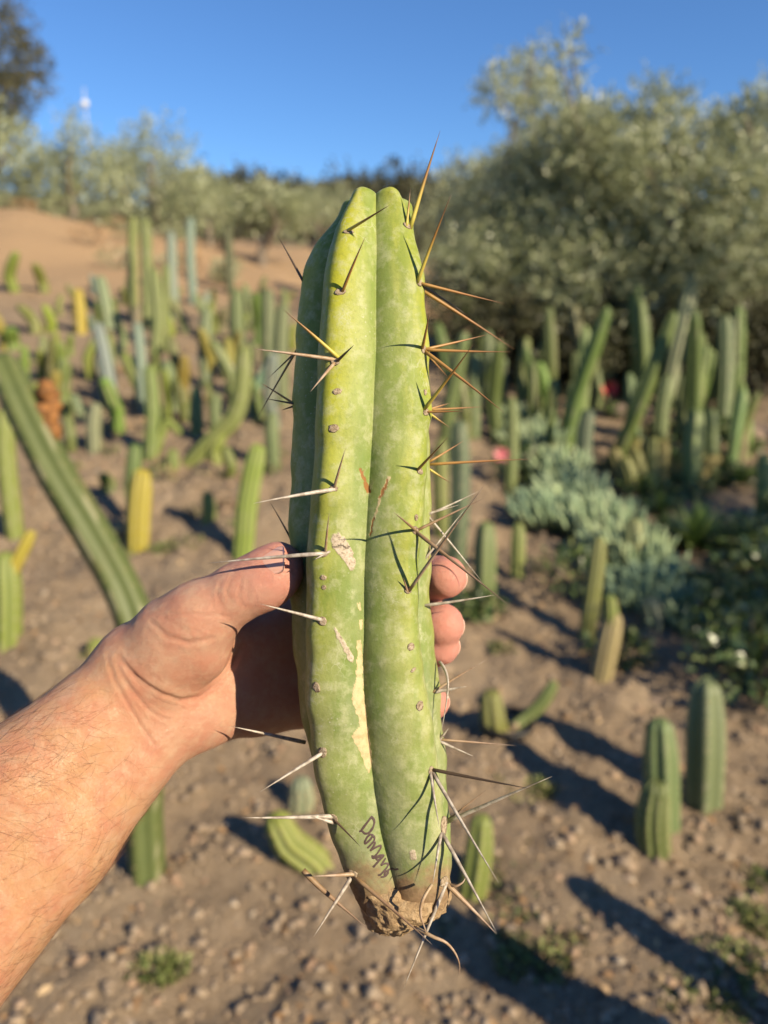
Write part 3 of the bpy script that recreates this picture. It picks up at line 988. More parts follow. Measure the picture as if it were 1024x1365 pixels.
# fingers round the back of the cutting, tips on its right side
FING = [((428, 800, 399), (495, 787, 404), (556, 774, 391), (580, 770, 377), (594, 769, 371), 11.2, 10.6, 10.6, 10.7),
        ((438, 848, 404), (500, 842, 407), (552, 836, 392), (576, 833, 378), (590, 833, 372), 11.2, 10.6, 10.6, 10.9),
        ((438, 893, 404), (500, 884, 408), (550, 870, 396), (574, 864, 383), (587, 861, 377), 10.6, 9.8, 9.6, 9.9),
        ((428, 934, 400), (485, 938, 405), (540, 940, 396), (562, 938, 384), (576, 937, 379), 9.6, 8.8, 8.6, 8.9)]
for f in FING:
    p_ = [cp(*q) for q in f[:5]]
    r_ = (f[5] + .6, f[5], f[6], f[7], f[8])
    for q in range(4):
        limb(p_[q], p_[q + 1], r_[q], r_[q + 1], 3.2 if q else 5)


def surface_nets(D):
    ins = D < 0
    nx, ny, nz = D.shape
    c = np.zeros((nx - 1, ny - 1, nz - 1), np.uint8)
    for dx in (0, 1):
        for dy in (0, 1):
            for dz in (0, 1):
                c += ins[dx:nx - 1 + dx, dy:ny - 1 + dy, dz:nz - 1 + dz]
    I, J, K = np.nonzero((c > 0) & (c < 8))
    idx = np.full(c.shape, -1, np.int64)
    idx[I, J, K] = np.arange(len(I))
    acc = np.zeros((len(I), 3)); cnt = np.zeros(len(I))
    corners = [(a, b, c_) for a in (0, 1) for b in (0, 1) for c_ in (0, 1)]
    for q in range(8):
        for r in range(q + 1, 8):
            A, B = corners[q], corners[r]
            if sum(abs(A[s] - B[s]) for s in range(3)) != 1: continue
            da = D[I + A[0], J + A[1], K + A[2]]; db = D[I + B[0], J + B[1], K + B[2]]
            mk = (da < 0) != (db < 0)
            t = np.where(mk, da / np.where(mk, da - db, 1), 0)
            pa = np.stack([gxs[I + A[0]], gys[J + A[1]], gzs[K + A[2]]], 1)
            pb = np.stack([gxs[I + B[0]], gys[J + B[1]], gzs[K + B[2]]], 1)
            acc += np.where(mk[:, None], pa + t[:, None] * (pb - pa), 0); cnt += mk
    V = acc / cnt[:, None]
    Fs = []
    for ax in range(3):
        o = np.roll([0, 1, 2], -ax)
        sl0 = [slice(1, -1)] * 3; sl1 = [slice(1, -1)] * 3
        sl0[ax] = slice(0, -1); sl1[ax] = slice(1, None)
        s0, s1 = ins[tuple(sl0)], ins[tuple(sl1)]
        g = np.stack(np.nonzero(s0 != s1), 1)
        off = np.ones(3, int); off[ax] = 0
        base = g + off
        flip = s0[tuple(g.T)]
        e1 = np.zeros(3, int); e1[o[1]] = -1
        e2 = np.zeros(3, int); e2[o[2]] = -1
        q0 = idx[tuple((base + e1 + e2).T)]; q1 = idx[tuple((base + e2).T)]; q2 = idx[tuple(base.T)]; q3 = idx[tuple((base + e1).T)]
        F = np.stack([q0, q1, q2, q3], 1)
        F[~flip] = F[~flip][:, ::-1]
        Fs.append(F)
    F = np.vstack(Fs)
    F = F[(F >= 0).all(1)]
    return V, F


HV, HF = surface_nets(D)
ed = np.unique(np.sort(np.concatenate([HF[:, [0, 1]], HF[:, [1, 2]], HF[:, [2, 3]], HF[:, [3, 0]]]), axis=1), axis=0)
deg = np.bincount(ed.ravel(), minlength=len(HV))[:, None]


def lap(V):
    s = np.zeros_like(V)
    for k in range(3):
        s[:, k] = np.bincount(ed[:, 0], V[ed[:, 1], k], len(V)) + np.bincount(ed[:, 1], V[ed[:, 0], k], len(V))
    return s / deg - V


for _ in range(4):
    HV = HV + .55 * lap(HV)
    HV = HV - .50 * lap(HV)
HV = HV + .4 * lap(HV)


def vnormals(V):
    n = np.cross(V[HF[:, 2]] - V[HF[:, 0]], V[HF[:, 3]] - V[HF[:, 1]])
    N = np.zeros_like(V)
    for k in range(4):
        for c_ in range(3): N[:, c_] += np.bincount(HF[:, k], n[:, c_], len(V))
    return N / (np.linalg.norm(N, axis=1)[:, None] + 1e-12)


HN = vnormals(HV)
hx = 512 + HV[:, 0] / HV[:, 2] * FPX
hy = 682.5 - HV[:, 1] / HV[:, 2] * FPX
facing = np.clip(-(HN * HV / np.linalg.norm(HV, axis=1)[:, None]).sum(1) * 2.2, 0, 1)
zs = lambda L: [(130 + .293 * p, 700 + .293 * q) for p, q in L]
CREASE = [
    (zs([(100, 600), (150, 665), (215, 725), (290, 770), (380, 800), (470, 785), (550, 725), (610, 650), (650, 560)]), 3.2, 1.5),
    (zs([(130, 640), (200, 740), (290, 800), (390, 830)]), 2.6, .6),
    (zs([(45, 600), (75, 700), (130, 800), (190, 900), (265, 1005)]), 2.2, .75), (zs([(100, 640), (150, 740), (230, 840), (290, 875), (330, 886)]), 2.2, .7),
    (zs([(345, 935), (290, 985), (240, 1040), (215, 1090)]), 2.0, .5), (zs([(85, 600), (110, 690), (160, 780)]), 1.8, .5),
    (zs([(330, 402), (450, 405), (540, 410), (600, 415)]), 2.0, .5), (zs([(245, 440), (320, 510), (420, 535), (530, 512)]), 3.0, .9),
    (zs([(300, 420), (380, 470), (470, 490)]), 2.0, .35),
    (zs([(610, 235), (585, 300), (615, 365)]), 1.8, .5), (zs([(655, 245), (640, 320), (672, 380)]), 1.8, .5), (zs([(560, 250), (545, 310), (565, 370)]), 1.8, .4), (zs([(690, 260), (680, 330), (690, 390)]), 1.6, .35),
    ([(570, 797), (590, 800), (606, 799)], 2.0, .4)]
dep = np.zeros(len(HV)); pink = np.zeros(len(HV))
for L, w, dm in CREASE:
    e, t = seg_dist(hx, hy, L)
    fall = np.sin(np.pi * np.clip(t * .92 + .04, 0, 1)) ** .4
    dm = dm * .7
    dep += dm * np.exp(-(e / w) ** 2) * fall
    dep -= .35 * dm * np.exp(-((e - 2.2 * w) / (1.4 * w)) ** 2) * fall
    pink += .7 * dm * np.exp(-(e / w) ** 2)
handm = hx > 90
HV2 = HV - HN * (dep * facing * handm)[:, None]
HV2 += HN * (.25 * vnoise(HV * .09, 51) + .12 * vnoise(HV * .3, 52))[:, None]
red = np.zeros(len(HV))
for f in FING:
    red = np.maximum(red, np.exp(-(np.linalg.norm(HV - cp(*f[4]), axis=1) / 17) ** 2))
red = np.maximum(red, np.exp(-(np.linalg.norm(HV - cp(376, 758, 337), axis=1) / 17) ** 2))
palm = sstep(205, 300, hx) * sstep(690, 760, hy)
armm = 1 - sstep(110, 215, hx + (930 - hy) * .25)
HW = CAM + (HV2[:, :1] * RGT + HV2[:, 1:2] * UPV + HV2[:, 2:] * FWD) / 1000.0

m = NT('skin')
v = m.vec('Object')
red_ = m.attr('red'); pal = m.attr('palm'); arm = m.attr('arm')
n1 = m.noise(60, 4, .6, v); n2 = m.noise(420, 4, .6, v)
c = m.mix(arm, (.66, .36, .225), (.66, .365, .19))
c = m.mix(m.math('MULTIPLY', pal, .55), c, (.68, .36, .26))
c = m.mix(m.ramp(n1, [(.38, (0, 0, 0)), (.66, (.75, .75, .75))]), c, (.63, .265, .165))
c = m.mix(m.ramp(m.noise(140, 5, .7, v), [(.46, (0, 0, 0)), (.66, (.5, .5, .5))]), c, (.74, .50, .33))
c = m.mix(m.math('MULTIPLY', red_, .9), c, (.84, .33, .27))
c = m.mix(m.math('MULTIPLY', m.attr('crease'), .5), c, (.45, .19, .13))
c = m.mix(m.ramp(m.noise(190, 3, .5, v), [(.68, (0, 0, 0)), (.78, (.35, .35, .35))]), c, (.40, .20, .12))
vo = m.n('ShaderNodeTexVoronoi'); vo.feature = 'DISTANCE_TO_EDGE'; vo.inputs['Scale'].default_value = 850
m.l(m.mix(.03, v, m.noise(200, 3, .6, v, 'Color')), vo.inputs['Vector'])
hh = m.math('ADD', m.math('MULTIPLY', m.ramp(vo.outputs['Distance'], [(0, (0, 0, 0)), (.12, (1, 1, 1))]), .5), n2)
M_SKIN = m.fin(c, .47, m.bump(hh, .6, .0009), tone=.67, Specular_IOR_Level=.40, Subsurface_Weight=.14, Subsurface_Scale=.006)
M_SKIN.node_tree.nodes['Principled BSDF'].inputs['Subsurface Radius'].default_value = (1.0, .35, .18)
PB = CAM + (EL[0] * RGT + EL[1] * UPV + EL[2] * FWD) / 1000.0
person = obj('person', mesh_np('person', HW - PB, HF, M_SKIN, True, {'red': red, 'palm': palm, 'arm': armm, 'crease': np.clip(pink * facing * handm, 0, 1)}), None, PB)
tag(person, 'person whose bare hairy left forearm and hand grip the long-spined cactus cutting', 'person')

# clothes
def garment(name, limbs, mat, grow, cut):
    global gxs, gys, gzs, D
    gxs, gys, gzs = np.arange(-460, 420, 11.0), np.arange(-1600, 120, 12.0), np.arange(-480, 560, 11.0)
    D = np.full((len(gxs), len(gys), len(gzs)), 40.0, np.float32)
    for a_, b_, ra_, rb_ in limbs: limb(a_, b_, ra_ + grow, rb_ + grow, 28)
    gv, gf = surface_nets(D)
    gw = CAM + (gv[:, :1] * RGT + gv[:, 1:2] * UPV + gv[:, 2:] * FWD) / 1000.0
    gw = gw + .006 * np.stack([vnoise(gw * 9, 81), vnoise(gw * 9, 82), vnoise(gw * 5, 83)], 1)
    gf = gf[(gw[gf][:, :, 2] > cut).all(1)]
    obj(name, mesh_np(name, gw - PB, gf, mat), person)


garment('t_shirt', TORSO + [(SH, SH + (EL - SH) * .55, 58, 54), (RARM[0][0], RARM[0][0] * .5 + RARM[0][1] * .5, 58, 54)], mat_simple('navy_cotton', (.035, .045, .07), .9, 40, (.05, .06, .09), .2), 9, .84)
garment('trousers', [TORSO[3]] + LEGS, mat_simple('grey_denim', (.06, .065, .075), .9, 50, (.09, .095, .10), .2), 13, .06)
hair_v = ICO_V2 * np.array([.094, .112, .10]); hair_v = hair_v * (1 + .06 * vnoise(ICO_V2 * 3, 85))[:, None]
keep_f = ICO_F2[(hair_v[ICO_F2][:, :, 2].mean(1) - .9 * hair_v[ICO_F2][:, :, 1].mean(1) > -.01)]
obj('hair', mesh_np('hair', hair_v + np.array([-.06, -.195, 1.715]) - PB, keep_f, mat_simple('brown_hair', (.03, .02, .012), .6, 90, (.06, .035, .02))), person)

# nails
m = NT('nail')
M_NAIL = m.fin((.60, .34, .26), .28, Specular_IOR_Level=.5, Subsurface_Weight=.15, Subsurface_Scale=.003)


def nail(c, nrm, axis_, w, l, rc):
    """curved plate: c surface centre (mm camera frame), rc = radius of curl"""
    nrm = nrm / np.linalg.norm(nrm)
    axis_ = axis_ - nrm * (axis_ @ nrm); axis_ /= np.linalg.norm(axis_)
    b = np.cross(nrm, axis_)
    nu, nv_ = 13, 13
    V = []
    for lay in (0, 1):
        for iu in range(nu):
            for iv in range(nv_):
                u = iu / (nu - 1) * 2 - 1; v_ = iv / (nv_ - 1) * 2 - 1
                ww = w * (1 - .18 * max(0, -v_) ** 3) * (1 - .12 * max(0, v_) ** 4)
                vv = v_ * l * (1 - .22 * u * u * abs(v_))
                an = u * ww / rc
                p = c + b * rc * math.sin(an) + nrm * (rc * (math.cos(an) - 1) - .05 * vv * vv / l - lay * .7) + axis_ * vv
                V.append(p)
    V = np.array(V)
    q = []
    g = lambda L, a, b_: L * nu * nv_ + a * nv_ + b_
    for a in range(nu - 1):
        for b_ in range(nv_ - 1):
            q.append((g(0, a, b_), g(0, a + 1, b_), g(0, a + 1, b_ + 1), g(0, a, b_ + 1)))
            q.append((g(1, a, b_), g(1, a, b_ + 1), g(1, a + 1, b_ + 1), g(1, a + 1, b_)))
    for a in range(nu - 1):
        for b_ in (0, nv_ - 1): q.append((g(0, a, b_), g(1, a, b_), g(1, a + 1, b_), g(0, a + 1, b_)))
        for b_ in (0, nu - 1): q.append((g(0, b_, a), g(0, b_, a + 1), g(1, b_, a + 1), g(1, b_, a)))
    Wn = CAM + (V[:, :1] * RGT + V[:, 1:2] * UPV + V[:, 2:] * FWD) / 1000.0
    return mesh_np('fingernail', Wn - PB, np.array(q), M_NAIL)


def nail_on(pc, nd, axis_, w, l, rc, lift=.45):
    """find the skin along nd from the finger's middle and set the plate on it"""
    nd = np.array(nd, float); nd /= np.linalg.norm(nd)
    r = HV2 - pc
    al = r @ nd
    off = np.linalg.norm(r - al[:, None] * nd, axis=1)
    ok = (off < 2.5) & (al > 0) & (al < 25)
    h = al[ok].max() if ok.any() else 10
    obj('fingernail', nail(pc + nd * (h + lift), nd, np.array(axis_, float), w, l, rc), person)


hb = BVHTree.FromPolygons([Vector(q) for q in HV2], [tuple(q) for q in HF.tolist()])
hit_ = hb.ray_cast(Vector((0, 0, 0)), Vector(cp(361, 745, 1.0)))
hn_ = np.array(hit_[1]); hn_ = hn_ if hn_[2] < 0 else -hn_
tn_ = .55 * hn_ + .45 * np.array([-.60, .45, -.66])
obj('fingernail', nail(np.array(hit_[0]) + tn_ * .75, tn_, np.array([.80, .28, -.35]), 7.4, 6.8, 9.0), person)
for f, w, l, dn in ((FING[0], 5.6, 5.2, -.22), (FING[1], 5.6, 5.2, -.18), (FING[2], 5.0, 4.8, -.15), (FING[3], 4.4, 4.2, -.05)):
    nd = np.array([.76, dn, .60]); nd /= np.linalg.norm(nd)
    obj('fingernail', nail(cp(*f[4]) + nd * (f[8] + .1), nd, np.array([.62, dn * .3, -.76]), w, l, f[8] * .9), person)

ph_v = np.array([(x, y, z) for x in (-.036, .036) for y in (-.004, .004) for z in (-.074, .074)])
ph_q = np.array([(0, 1, 3, 2), (4, 6, 7, 5), (0, 4, 5, 1), (2, 3, 7, 6), (0, 2, 6, 4), (1, 5, 7, 3)])
phone = obj('phone', mesh_np('phone', ph_v, ph_q, mat_simple('dark_glass', (.01, .01, .012), .15), False), None, (.012, -.022, 1.44))
phone.rotation_euler = (-PITCH, 0, 0)
tag(phone, 'dark phone held upright by the person taking the picture', 'phone')

# hair of the forearm
fc = HV2[HF].mean(1)
fn = vnormals(HV2)[HF[:, 0]]
fx = 512 + fc[:, 0] / fc[:, 2] * FPX
fy = 682.5 - fc[:, 1] / fc[:, 2] * FPX
dist_w = (fc - wm) @ ax_
area = np.linalg.norm(np.cross(HV2[HF[:, 2]] - HV2[HF[:, 0]], HV2[HF[:, 3]] - HV2[HF[:, 1]]), axis=1)
dens = sstep(8, 45, dist_w) * (dist_w < 200) * (np.linalg.norm(fc - wm - dist_w[:, None] * ax_, axis=1) < 75) * (fc[:, 2] > 150)
crossw = (fc - wm - dist_w[:, None] * ax_) @ side
dens = dens * (.35 + .9 * sstep(5, -25, crossw) + .55 * sstep(20, 34, crossw)) * (.55 + .45 * (vnoise(fc * .06, 61) > -.2)) * (fn[:, 2] < .75)
pr = area * dens
pick = rng.choice(len(fc), 5200, p=pr / pr.sum())
Vh, Th = [], []
ns = 6
for q, fi in enumerate(pick):
    p = fc[fi] + (rng.random(3) - .5) * 2.5; n = fn[fi]
    L = 7 + 11 * rng.random()
    flow = -ax_ * (.9 + .5 * rng.random()) + side * (.75 - .02 * crossw[fi] + .9 * rng.standard_normal()) * .8
    flow -= n * (flow @ n); flow /= np.linalg.norm(flow)
    sw = np.cross(n, flow) * .45 * rng.standard_normal()
    s = np.linspace(0, 1, ns)[:, None]
    path = p - n * .6 + flow * L * s + sw * L * s * s + n * (2.2 * s - 1.6 * s * s) * (.5 + .9 * rng.random())
    rad = .042 * (1 - .8 * s)
    T, N, B = frames(path)
    a = np.array([0, 2.094, 4.189])
    V = path[:, None] + rad[:, :, None] * (np.cos(a)[None, :, None] * N[:, None] + np.sin(a)[None, :, None] * B[:, None])
    Vh.append(V.reshape(-1, 3))
Vh = np.vstack(Vh)
k = (np.arange(len(pick))[:, None] * ns + np.arange(ns - 1)[None]).ravel()[:, None] * 3
jj = np.array([0, 1, 2])[None]; jn = (jj + 1) % 3
Qh = np.stack([k + jj, k + jn, k + 3 + jn, k + 3 + jj], -1).reshape(-1, 4)
Wh = CAM + (Vh[:, :1] * RGT + Vh[:, 1:2] * UPV + Vh[:, 2:] * FWD) / 1000.0
M_HAIR = mat_simple('arm_hair', (.10, .045, .02), .4, spec=.5)
tag(obj('arm_hair', mesh_np('arm_hair', Wh - PB, Qh, M_HAIR), person), kind='stuff')

# ------------------------------------------------------------------ planted cacti
def stem_mesh(path, rad, nribs, depth=.30, seed=0, flat_tip=False, spr=6, rows=26, wob=.035, dome=1.05):
    """ribbed column along a path (local coordinates), domed tip"""
    path = smooth_path(path, rows)
    seglen = np.concatenate([[0], np.cumsum(np.linalg.norm(np.diff(path, axis=0), axis=1))])
    Ltot = seglen[-1]
    T, N, B = frames(path)
    ns = nribs * spr
    th = np.linspace(0, 2 * np.pi, ns, endpoint=False)
    u = np.abs(((th * nribs / (2 * np.pi)) % 1) * 2 - 1)          # 1 = furrow at 0, 0 = ridge
    u = 1 - u
    u = np.abs(1 - u * 1.0)
    f = depth * (.6 * u ** 1.3 + .4 * u ** 3)
    Vs, A, AR = [], [], []
    r0 = np.random.default_rng(seed)
    ph = r0.random(nribs) * 6.28
    rr = rad * (1 + wob * vnoise(np.stack([seglen * 9, np.zeros(rows), np.full(rows, seed * 1.7)], 1), 71)) * (1 - .12 * np.exp(-seglen / (2.2 * rad)))
    rr = rr * (1 - .20 * np.exp(-((Ltot - seglen) / (.9 * rad)) ** 1.3))
    for q in range(rows):
        ridge = 1 + .03 * np.sin(seglen[q] / (.022 if rad < .2 else .1) * 6.28 + ph[(np.arange(ns) // spr) % nribs])
        ring_ = rr[q] * (1 - f) * (1 + (ridge - 1) * (u < .3))
        Vs.append(path[q] + ring_[:, None] * (np.cos(th)[:, None] * N[q] + np.sin(th)[:, None] * B[q]))
        A.append(u); AR.append(((ridge > 1.018) & (u < .2)).astype(float))
    for ph_ in np.linspace(.25, 1.5, 6):
        c = math.cos(ph_)
        Vs.append(path[-1] + T[-1] * rr[-1] * (dome * math.sin(ph_)) + (rr[-1] * c * (1 - f * c))[:, None] * (np.cos(th)[:, None] * N[-1] + np.sin(th)[:, None] * B[-1]) - T[-1] * (f * rr[-1] * .5 * math.sin(ph_))[:, None])
        A.append(u); AR.append(np.zeros(ns))
    V = np.vstack(Vs)
    n = len(Vs)
    k = np.arange(n - 1)[:, None] * ns; jj = np.arange(ns)[None]; jn = (jj + 1) % ns
    Q = np.stack([k + jj, k + jn, k + ns + jn, k + ns + jj], -1).reshape(-1, 4)
    V = np.vstack([V, path[-1] + T[-1] * rr[-1] * (dome - .1)])
    jj = np.arange(ns)
    tri = np.stack([(n - 1) * ns + jj, (n - 1) * ns + (jj + 1) % ns, np.full(ns, n * ns)], 1)
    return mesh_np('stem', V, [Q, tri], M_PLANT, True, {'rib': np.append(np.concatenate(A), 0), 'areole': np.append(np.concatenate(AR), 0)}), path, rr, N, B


def spine_tufts(path, rr, N, B, nribs, L, every, per, seed=0, depth=.2):
    r0 = np.random.default_rng(seed + 99)
    bag = Bag()
    seg = np.concatenate([[0], np.cumsum(np.linalg.norm(np.diff(path, axis=0), axis=1))])
    for s in np.arange(every * .5, seg[-1] + rr[-1] * .4, every):
        q = min(int(np.searchsorted(seg, s)), len(path) - 1)
        for r in range(nribs):
            a = 2 * np.pi * (r + .5) / nribs
            d = math.cos(a) * N[q] + math.sin(a) * B[q]
            p = path[q] + d * rr[q] * .985
            for _ in range(per):
                v = d + .9 * r0.standard_normal(3) * .7
                v /= np.linalg.norm(v)
                l = L * (.4 + .8 * r0.random())
                e = np.cross(v, d + .01); e /= np.linalg.norm(e) + 1e-9
                e2 = np.cross(v, e)
                w = .0009 + L * .012
                bag.add(np.array([p + e * w, p - .5 * e * w + .87 * e2 * w, p - .5 * e * w - .87 * e2 * w, p + v * l]), None, np.array([(0, 1, 3), (1, 2, 3), (2, 0, 3)]))
    return bag.mesh('spines', M_SPINE_P)


C_GREEN = (.12, .165, .035)
C_LIME = (.23, .27, .045)
C_YEL = (.50, .40, .030)
C_DEEP = (.065, .105, .040)
C_BLUE = (.25, .33, .29)
C_PALE = (.22, .26, .11)
C_TAN = (.34, .25, .125)
C_OCH = (.25, .20, .045)
C_BROWN = (.16, .12, .06)


def jit(c, a=.12):
    return tuple(max(.005, x * (1 + a * rng.standard_normal())) for x in c)


def cactus(name, label, stems, group=None, spines=None, cat='cactus', base=None):
    """stems: list of (world path points, radius, ribs, colour). Thing > stem(s) > spines"""
    b = np.array(stems[0][0][0]) if base is None else np.array(base)
    t = empty(name, b)
    tag(t, label, cat, group)
    for q, (pts_, rad, nr, colr) in enumerate(stems):
        pl = np.array(pts_, float) - b
        if q == 0: pl[0] = pl[0] - np.array([0, 0, .04])
        me, path, rr, N, B = stem_mesh(pl, rad, nr, seed=int(rng.integers(1e6)), rows=max(14, min(60, int(len(pts_) * 10))))
        o = obj('stem', me, t)
        o.color = (*jit(colr, .05), 1)
        if spines:
            L, every, per = spines
            tag(obj('spines', spine_tufts(path, rr, N, B, nr, L, every, per, q), o), kind='stuff')
    return t


def column_px(xb, yb, xt, yt, wpx, ribs, colr, lean_d=0.0, bulge=0.0):
    """a straightish column whose foot stands where the photograph shows it"""
    p0, d = ground_at(xb, yb)
    top = P(xt, yt, d * (1 + lean_d))
    r = wpx * .5 / FPX * d * (1.04 if yb > 860 else .92)
    bulge = bulge + rng.normal(0, .06) * wpx * 3
    top = top + (p0 - top) / np.linalg.norm(p0 - top) * r * .8
    midp = (p0 + top) / 2 + RGT * bulge * d / FPX
    return ([p0, p0 * .25 + midp * .5 + top * .25, p0 * .0625 + midp * .375 + top * .5625, top], r, ribs, colr)


def path_px(pts_, wpx, ribs, colr):
    """pts_: (x, y, depth) with depth None = standing on the ground"""
    out = []
    d0 = None
    for x, y, d in pts_:
        if d is None:
            p, d0 = ground_at(x, y)
            out.append(p)
        else:
            out.append(P(x, y, d0 * d))
    return (out, wpx * .5 / FPX * d0 * 1.04, ribs, colr)


# --- near ones, one by one
arch = path_px([(197, 1190, None), (192, 1090, 1.0), (190, 960, .99), (188, 860, .99), (170, 795, .99), (130, 722, 1.0), (80, 642, 1.0), (40, 565, 1.01), (8, 490, 1.02)], 50, 5, (.085, .118, .03))
ta = cactus('columnar_cactus', 'long dark green cactus stem arching over the bare soil, wounded near its bent tip', [arch], None, (.012, .05, 2))
# the wound: a brown, crusted flower scar
wp = P(62, 560, 1.98) - np.array(ta.location)
bag = Bag()
for q in range(9):
    V = ICO_V2 * (1 + .2 * rng.standard_normal((42, 1))) * (.018 + .014 * rng.random())
    bag.add(V + wp + RGT * rng.normal(0, .012) + UPV * (.075 - .018 * q) + FWD * rng.normal(-.02, .012), None, ICO_F2, rng.random())
M_WOUND = mat_simple('wound_crust', (.30, .13, .035), .85, 60, (.10, .055, .03), .2, .6, .006)
tag(obj('wound', bag.mesh('wound', M_WOUND), ta), 'crusted orange-brown wound')

cactus('columnar_cactus', 'yellow-green cactus column with a short yellow side arm',
       [column_px(8, 872, 8, 735, 34, 6, C_LIME), path_px([(10, 872, None), (14, 765, 1.0), (26, 742, 1.0), (40, 714, 1.0)], 18, 5, C_YEL)], None, (.012, .04, 2))
cactus('columnar_cactus', 'slender lime green cactus column behind the arching stem', [column_px(20, 712, 6, 545, 26, 6, C_LIME)], None, (.012, .05, 2))
gl, gd = ground_at(130, 878)
t = empty('barrel_cactus', gl)
tag(t, 'small round yellow-green spiny cactus behind the wrist', 'cactus')
me, path, rr, N, B = stem_mesh([(0, 0, -.01), (0, 0, .02), (0, 0, .045)], .047, 13, .14, 3, rows=14)
o = obj('stem', me, t); o.color = (.24, .26, .05, 1)
tag(obj('spines', spine_tufts(path, rr, N, B, 13, .02, .008, 3, 5), o), kind='stuff')

cactus('columnar_cactus', 'bright yellow sun-bleached cactus column with a green tip', [column_px(182, 732, 190, 625, 34, 8, C_YEL)], None, (.01, .035, 3))
cactus('columnar_cactus', 'short green cactus column close behind the bright yellow one', [column_px(181, 700, 180, 592, 24, 6, C_GREEN)], None)
cactus('columnar_cactus', 'fresh lime green cactus column leaning beside the cutting and thumb', [column_px(322, 748, 344, 592, 31, 9, (.25, .32, .05), 0, -4)], None, (.008, .03, 3))
cactus('columnar_cactus', 'elbow-shaped pale green cactus, lying low then turning upright', [path_px([(248, 618, None), (285, 585, 1.0), (312, 560, 1.0), (322, 530, 1.0), (326, 470, 1.0)], 24, 6, (.21, .25, .06))], None)
cactus('columnar_cactus', 'green cactus column with a lower side stem, beneath the blue-tipped one', [column_px(200, 612, 200, 487, 22, 6, (.17, .23, .05)), path_px([(205, 612, None), (222, 560, 1.0), (238, 575, 1.0)], 12, 5, C_LIME)], None)
cactus('columnar_cactus', 'powder blue cactus top rising behind the green column with a side stem', [column_px(192, 545, 183, 430, 16, 6, C_BLUE)])
cactus('columnar_cactus', 'powder blue cactus column leaning on the slope above the grey stub', [column_px(154, 560, 130, 430, 19, 6, C_BLUE)])
cactus('columnar_cactus', 'short grey weathered cactus stub with a broken top', [column_px(126, 600, 128, 537, 22, 6, (.25, .25, .17))])
for x, yb, yt, w, cl, lb in [(232, 425, 308, 15, C_BLUE, 'tall powder blue cactus column on the slope, nearest the tall green clump'), (258, 405, 290, 13, C_BLUE, 'tall powder blue cactus column on the slope, right of its blue twin'),
                             (307, 390, 300, 14, (.05, .045, .025), 'dark dead cactus column standing before the orange earth bank'),
                             (108, 450, 385, 17, C_YEL, 'bright yellow cactus column alone high on the slope')]:
    cactus('columnar_cactus', lb, [column_px(x, yb, x - 4, yt, w, 6, cl)])
cactus('columnar_cactus', 'tall yellow-green cactus clump of four stems, highest on the slope',
       [column_px(178, 425, 178, 289, 15, 6, (.21, .24, .06)), column_px(197, 440, 194, 291, 17, 6, (.19, .23, .06)), column_px(206, 495, 205, 357, 18, 6, (.21, .26, .08)), column_px(221, 470, 221, 352, 12, 6, (.17, .22, .05))])
cactus('columnar_cactus', 'pale blue-green cactus leaning before the bright yellow column high on the slope', [column_px(147, 440, 133, 368, 20, 6, (.24, .30, .20))])

M_TWOTONE = C_TAN
cactus('columnar_cactus', 'ribbed green cactus pair, one short stem before a taller pale-ribbed one',
       [column_px(876, 1148, 872, 1040, 46, 10, (.135, .17, .05)), column_px(884, 1125, 879, 957, 46, 6, (.15, .205, .085))], None, (.010, .025, 3))
cactus('columnar_cactus', 'stout blue-green cactus column with deep furrows on open soil', [column_px(938, 1082, 941, 905, 52, 5, (.17, .225, .12))], None, (.012, .03, 3))
p0, d = ground_at(798, 918)
t = cactus('columnar_cactus', 'leaning cactus with a tan corky trunk and fresh green tip', [([p0, P(808, 870, d), P(817, 828, d)], 15 / FPX * d, 9, (.46, .33, .17)), ([P(815, 845, d), P(814, 820, d), P(813, 802, d)], 11.5 / FPX * d, 8, (.20, .25, .03))], None, (.010, .02, 3))
cactus('columnar_cactus', 'yellow-green cactus column leaning beside the base of the held cutting', [column_px(626, 1200, 644, 1085, 40, 6, (.24, .27, .05), 0, 0)], None, (.010, .03, 3))
cactus('columnar_cactus', 'green-yellow cactus piece lying on the soil under the cutting', [path_px([(450, 1178, None), (420, 1150, 1.0), (385, 1125, 1.0), (372, 1100, 1.0)], 46, 8, (.27, .29, .05))], None, (.010, .025, 3))
cactus('columnar_cactus', 'slender white-bristled cactus standing behind the lying green-yellow piece', [column_px(394, 1105, 404, 1035, 36, 9, (.26, .30, .22))], None, (.022, .02, 5))
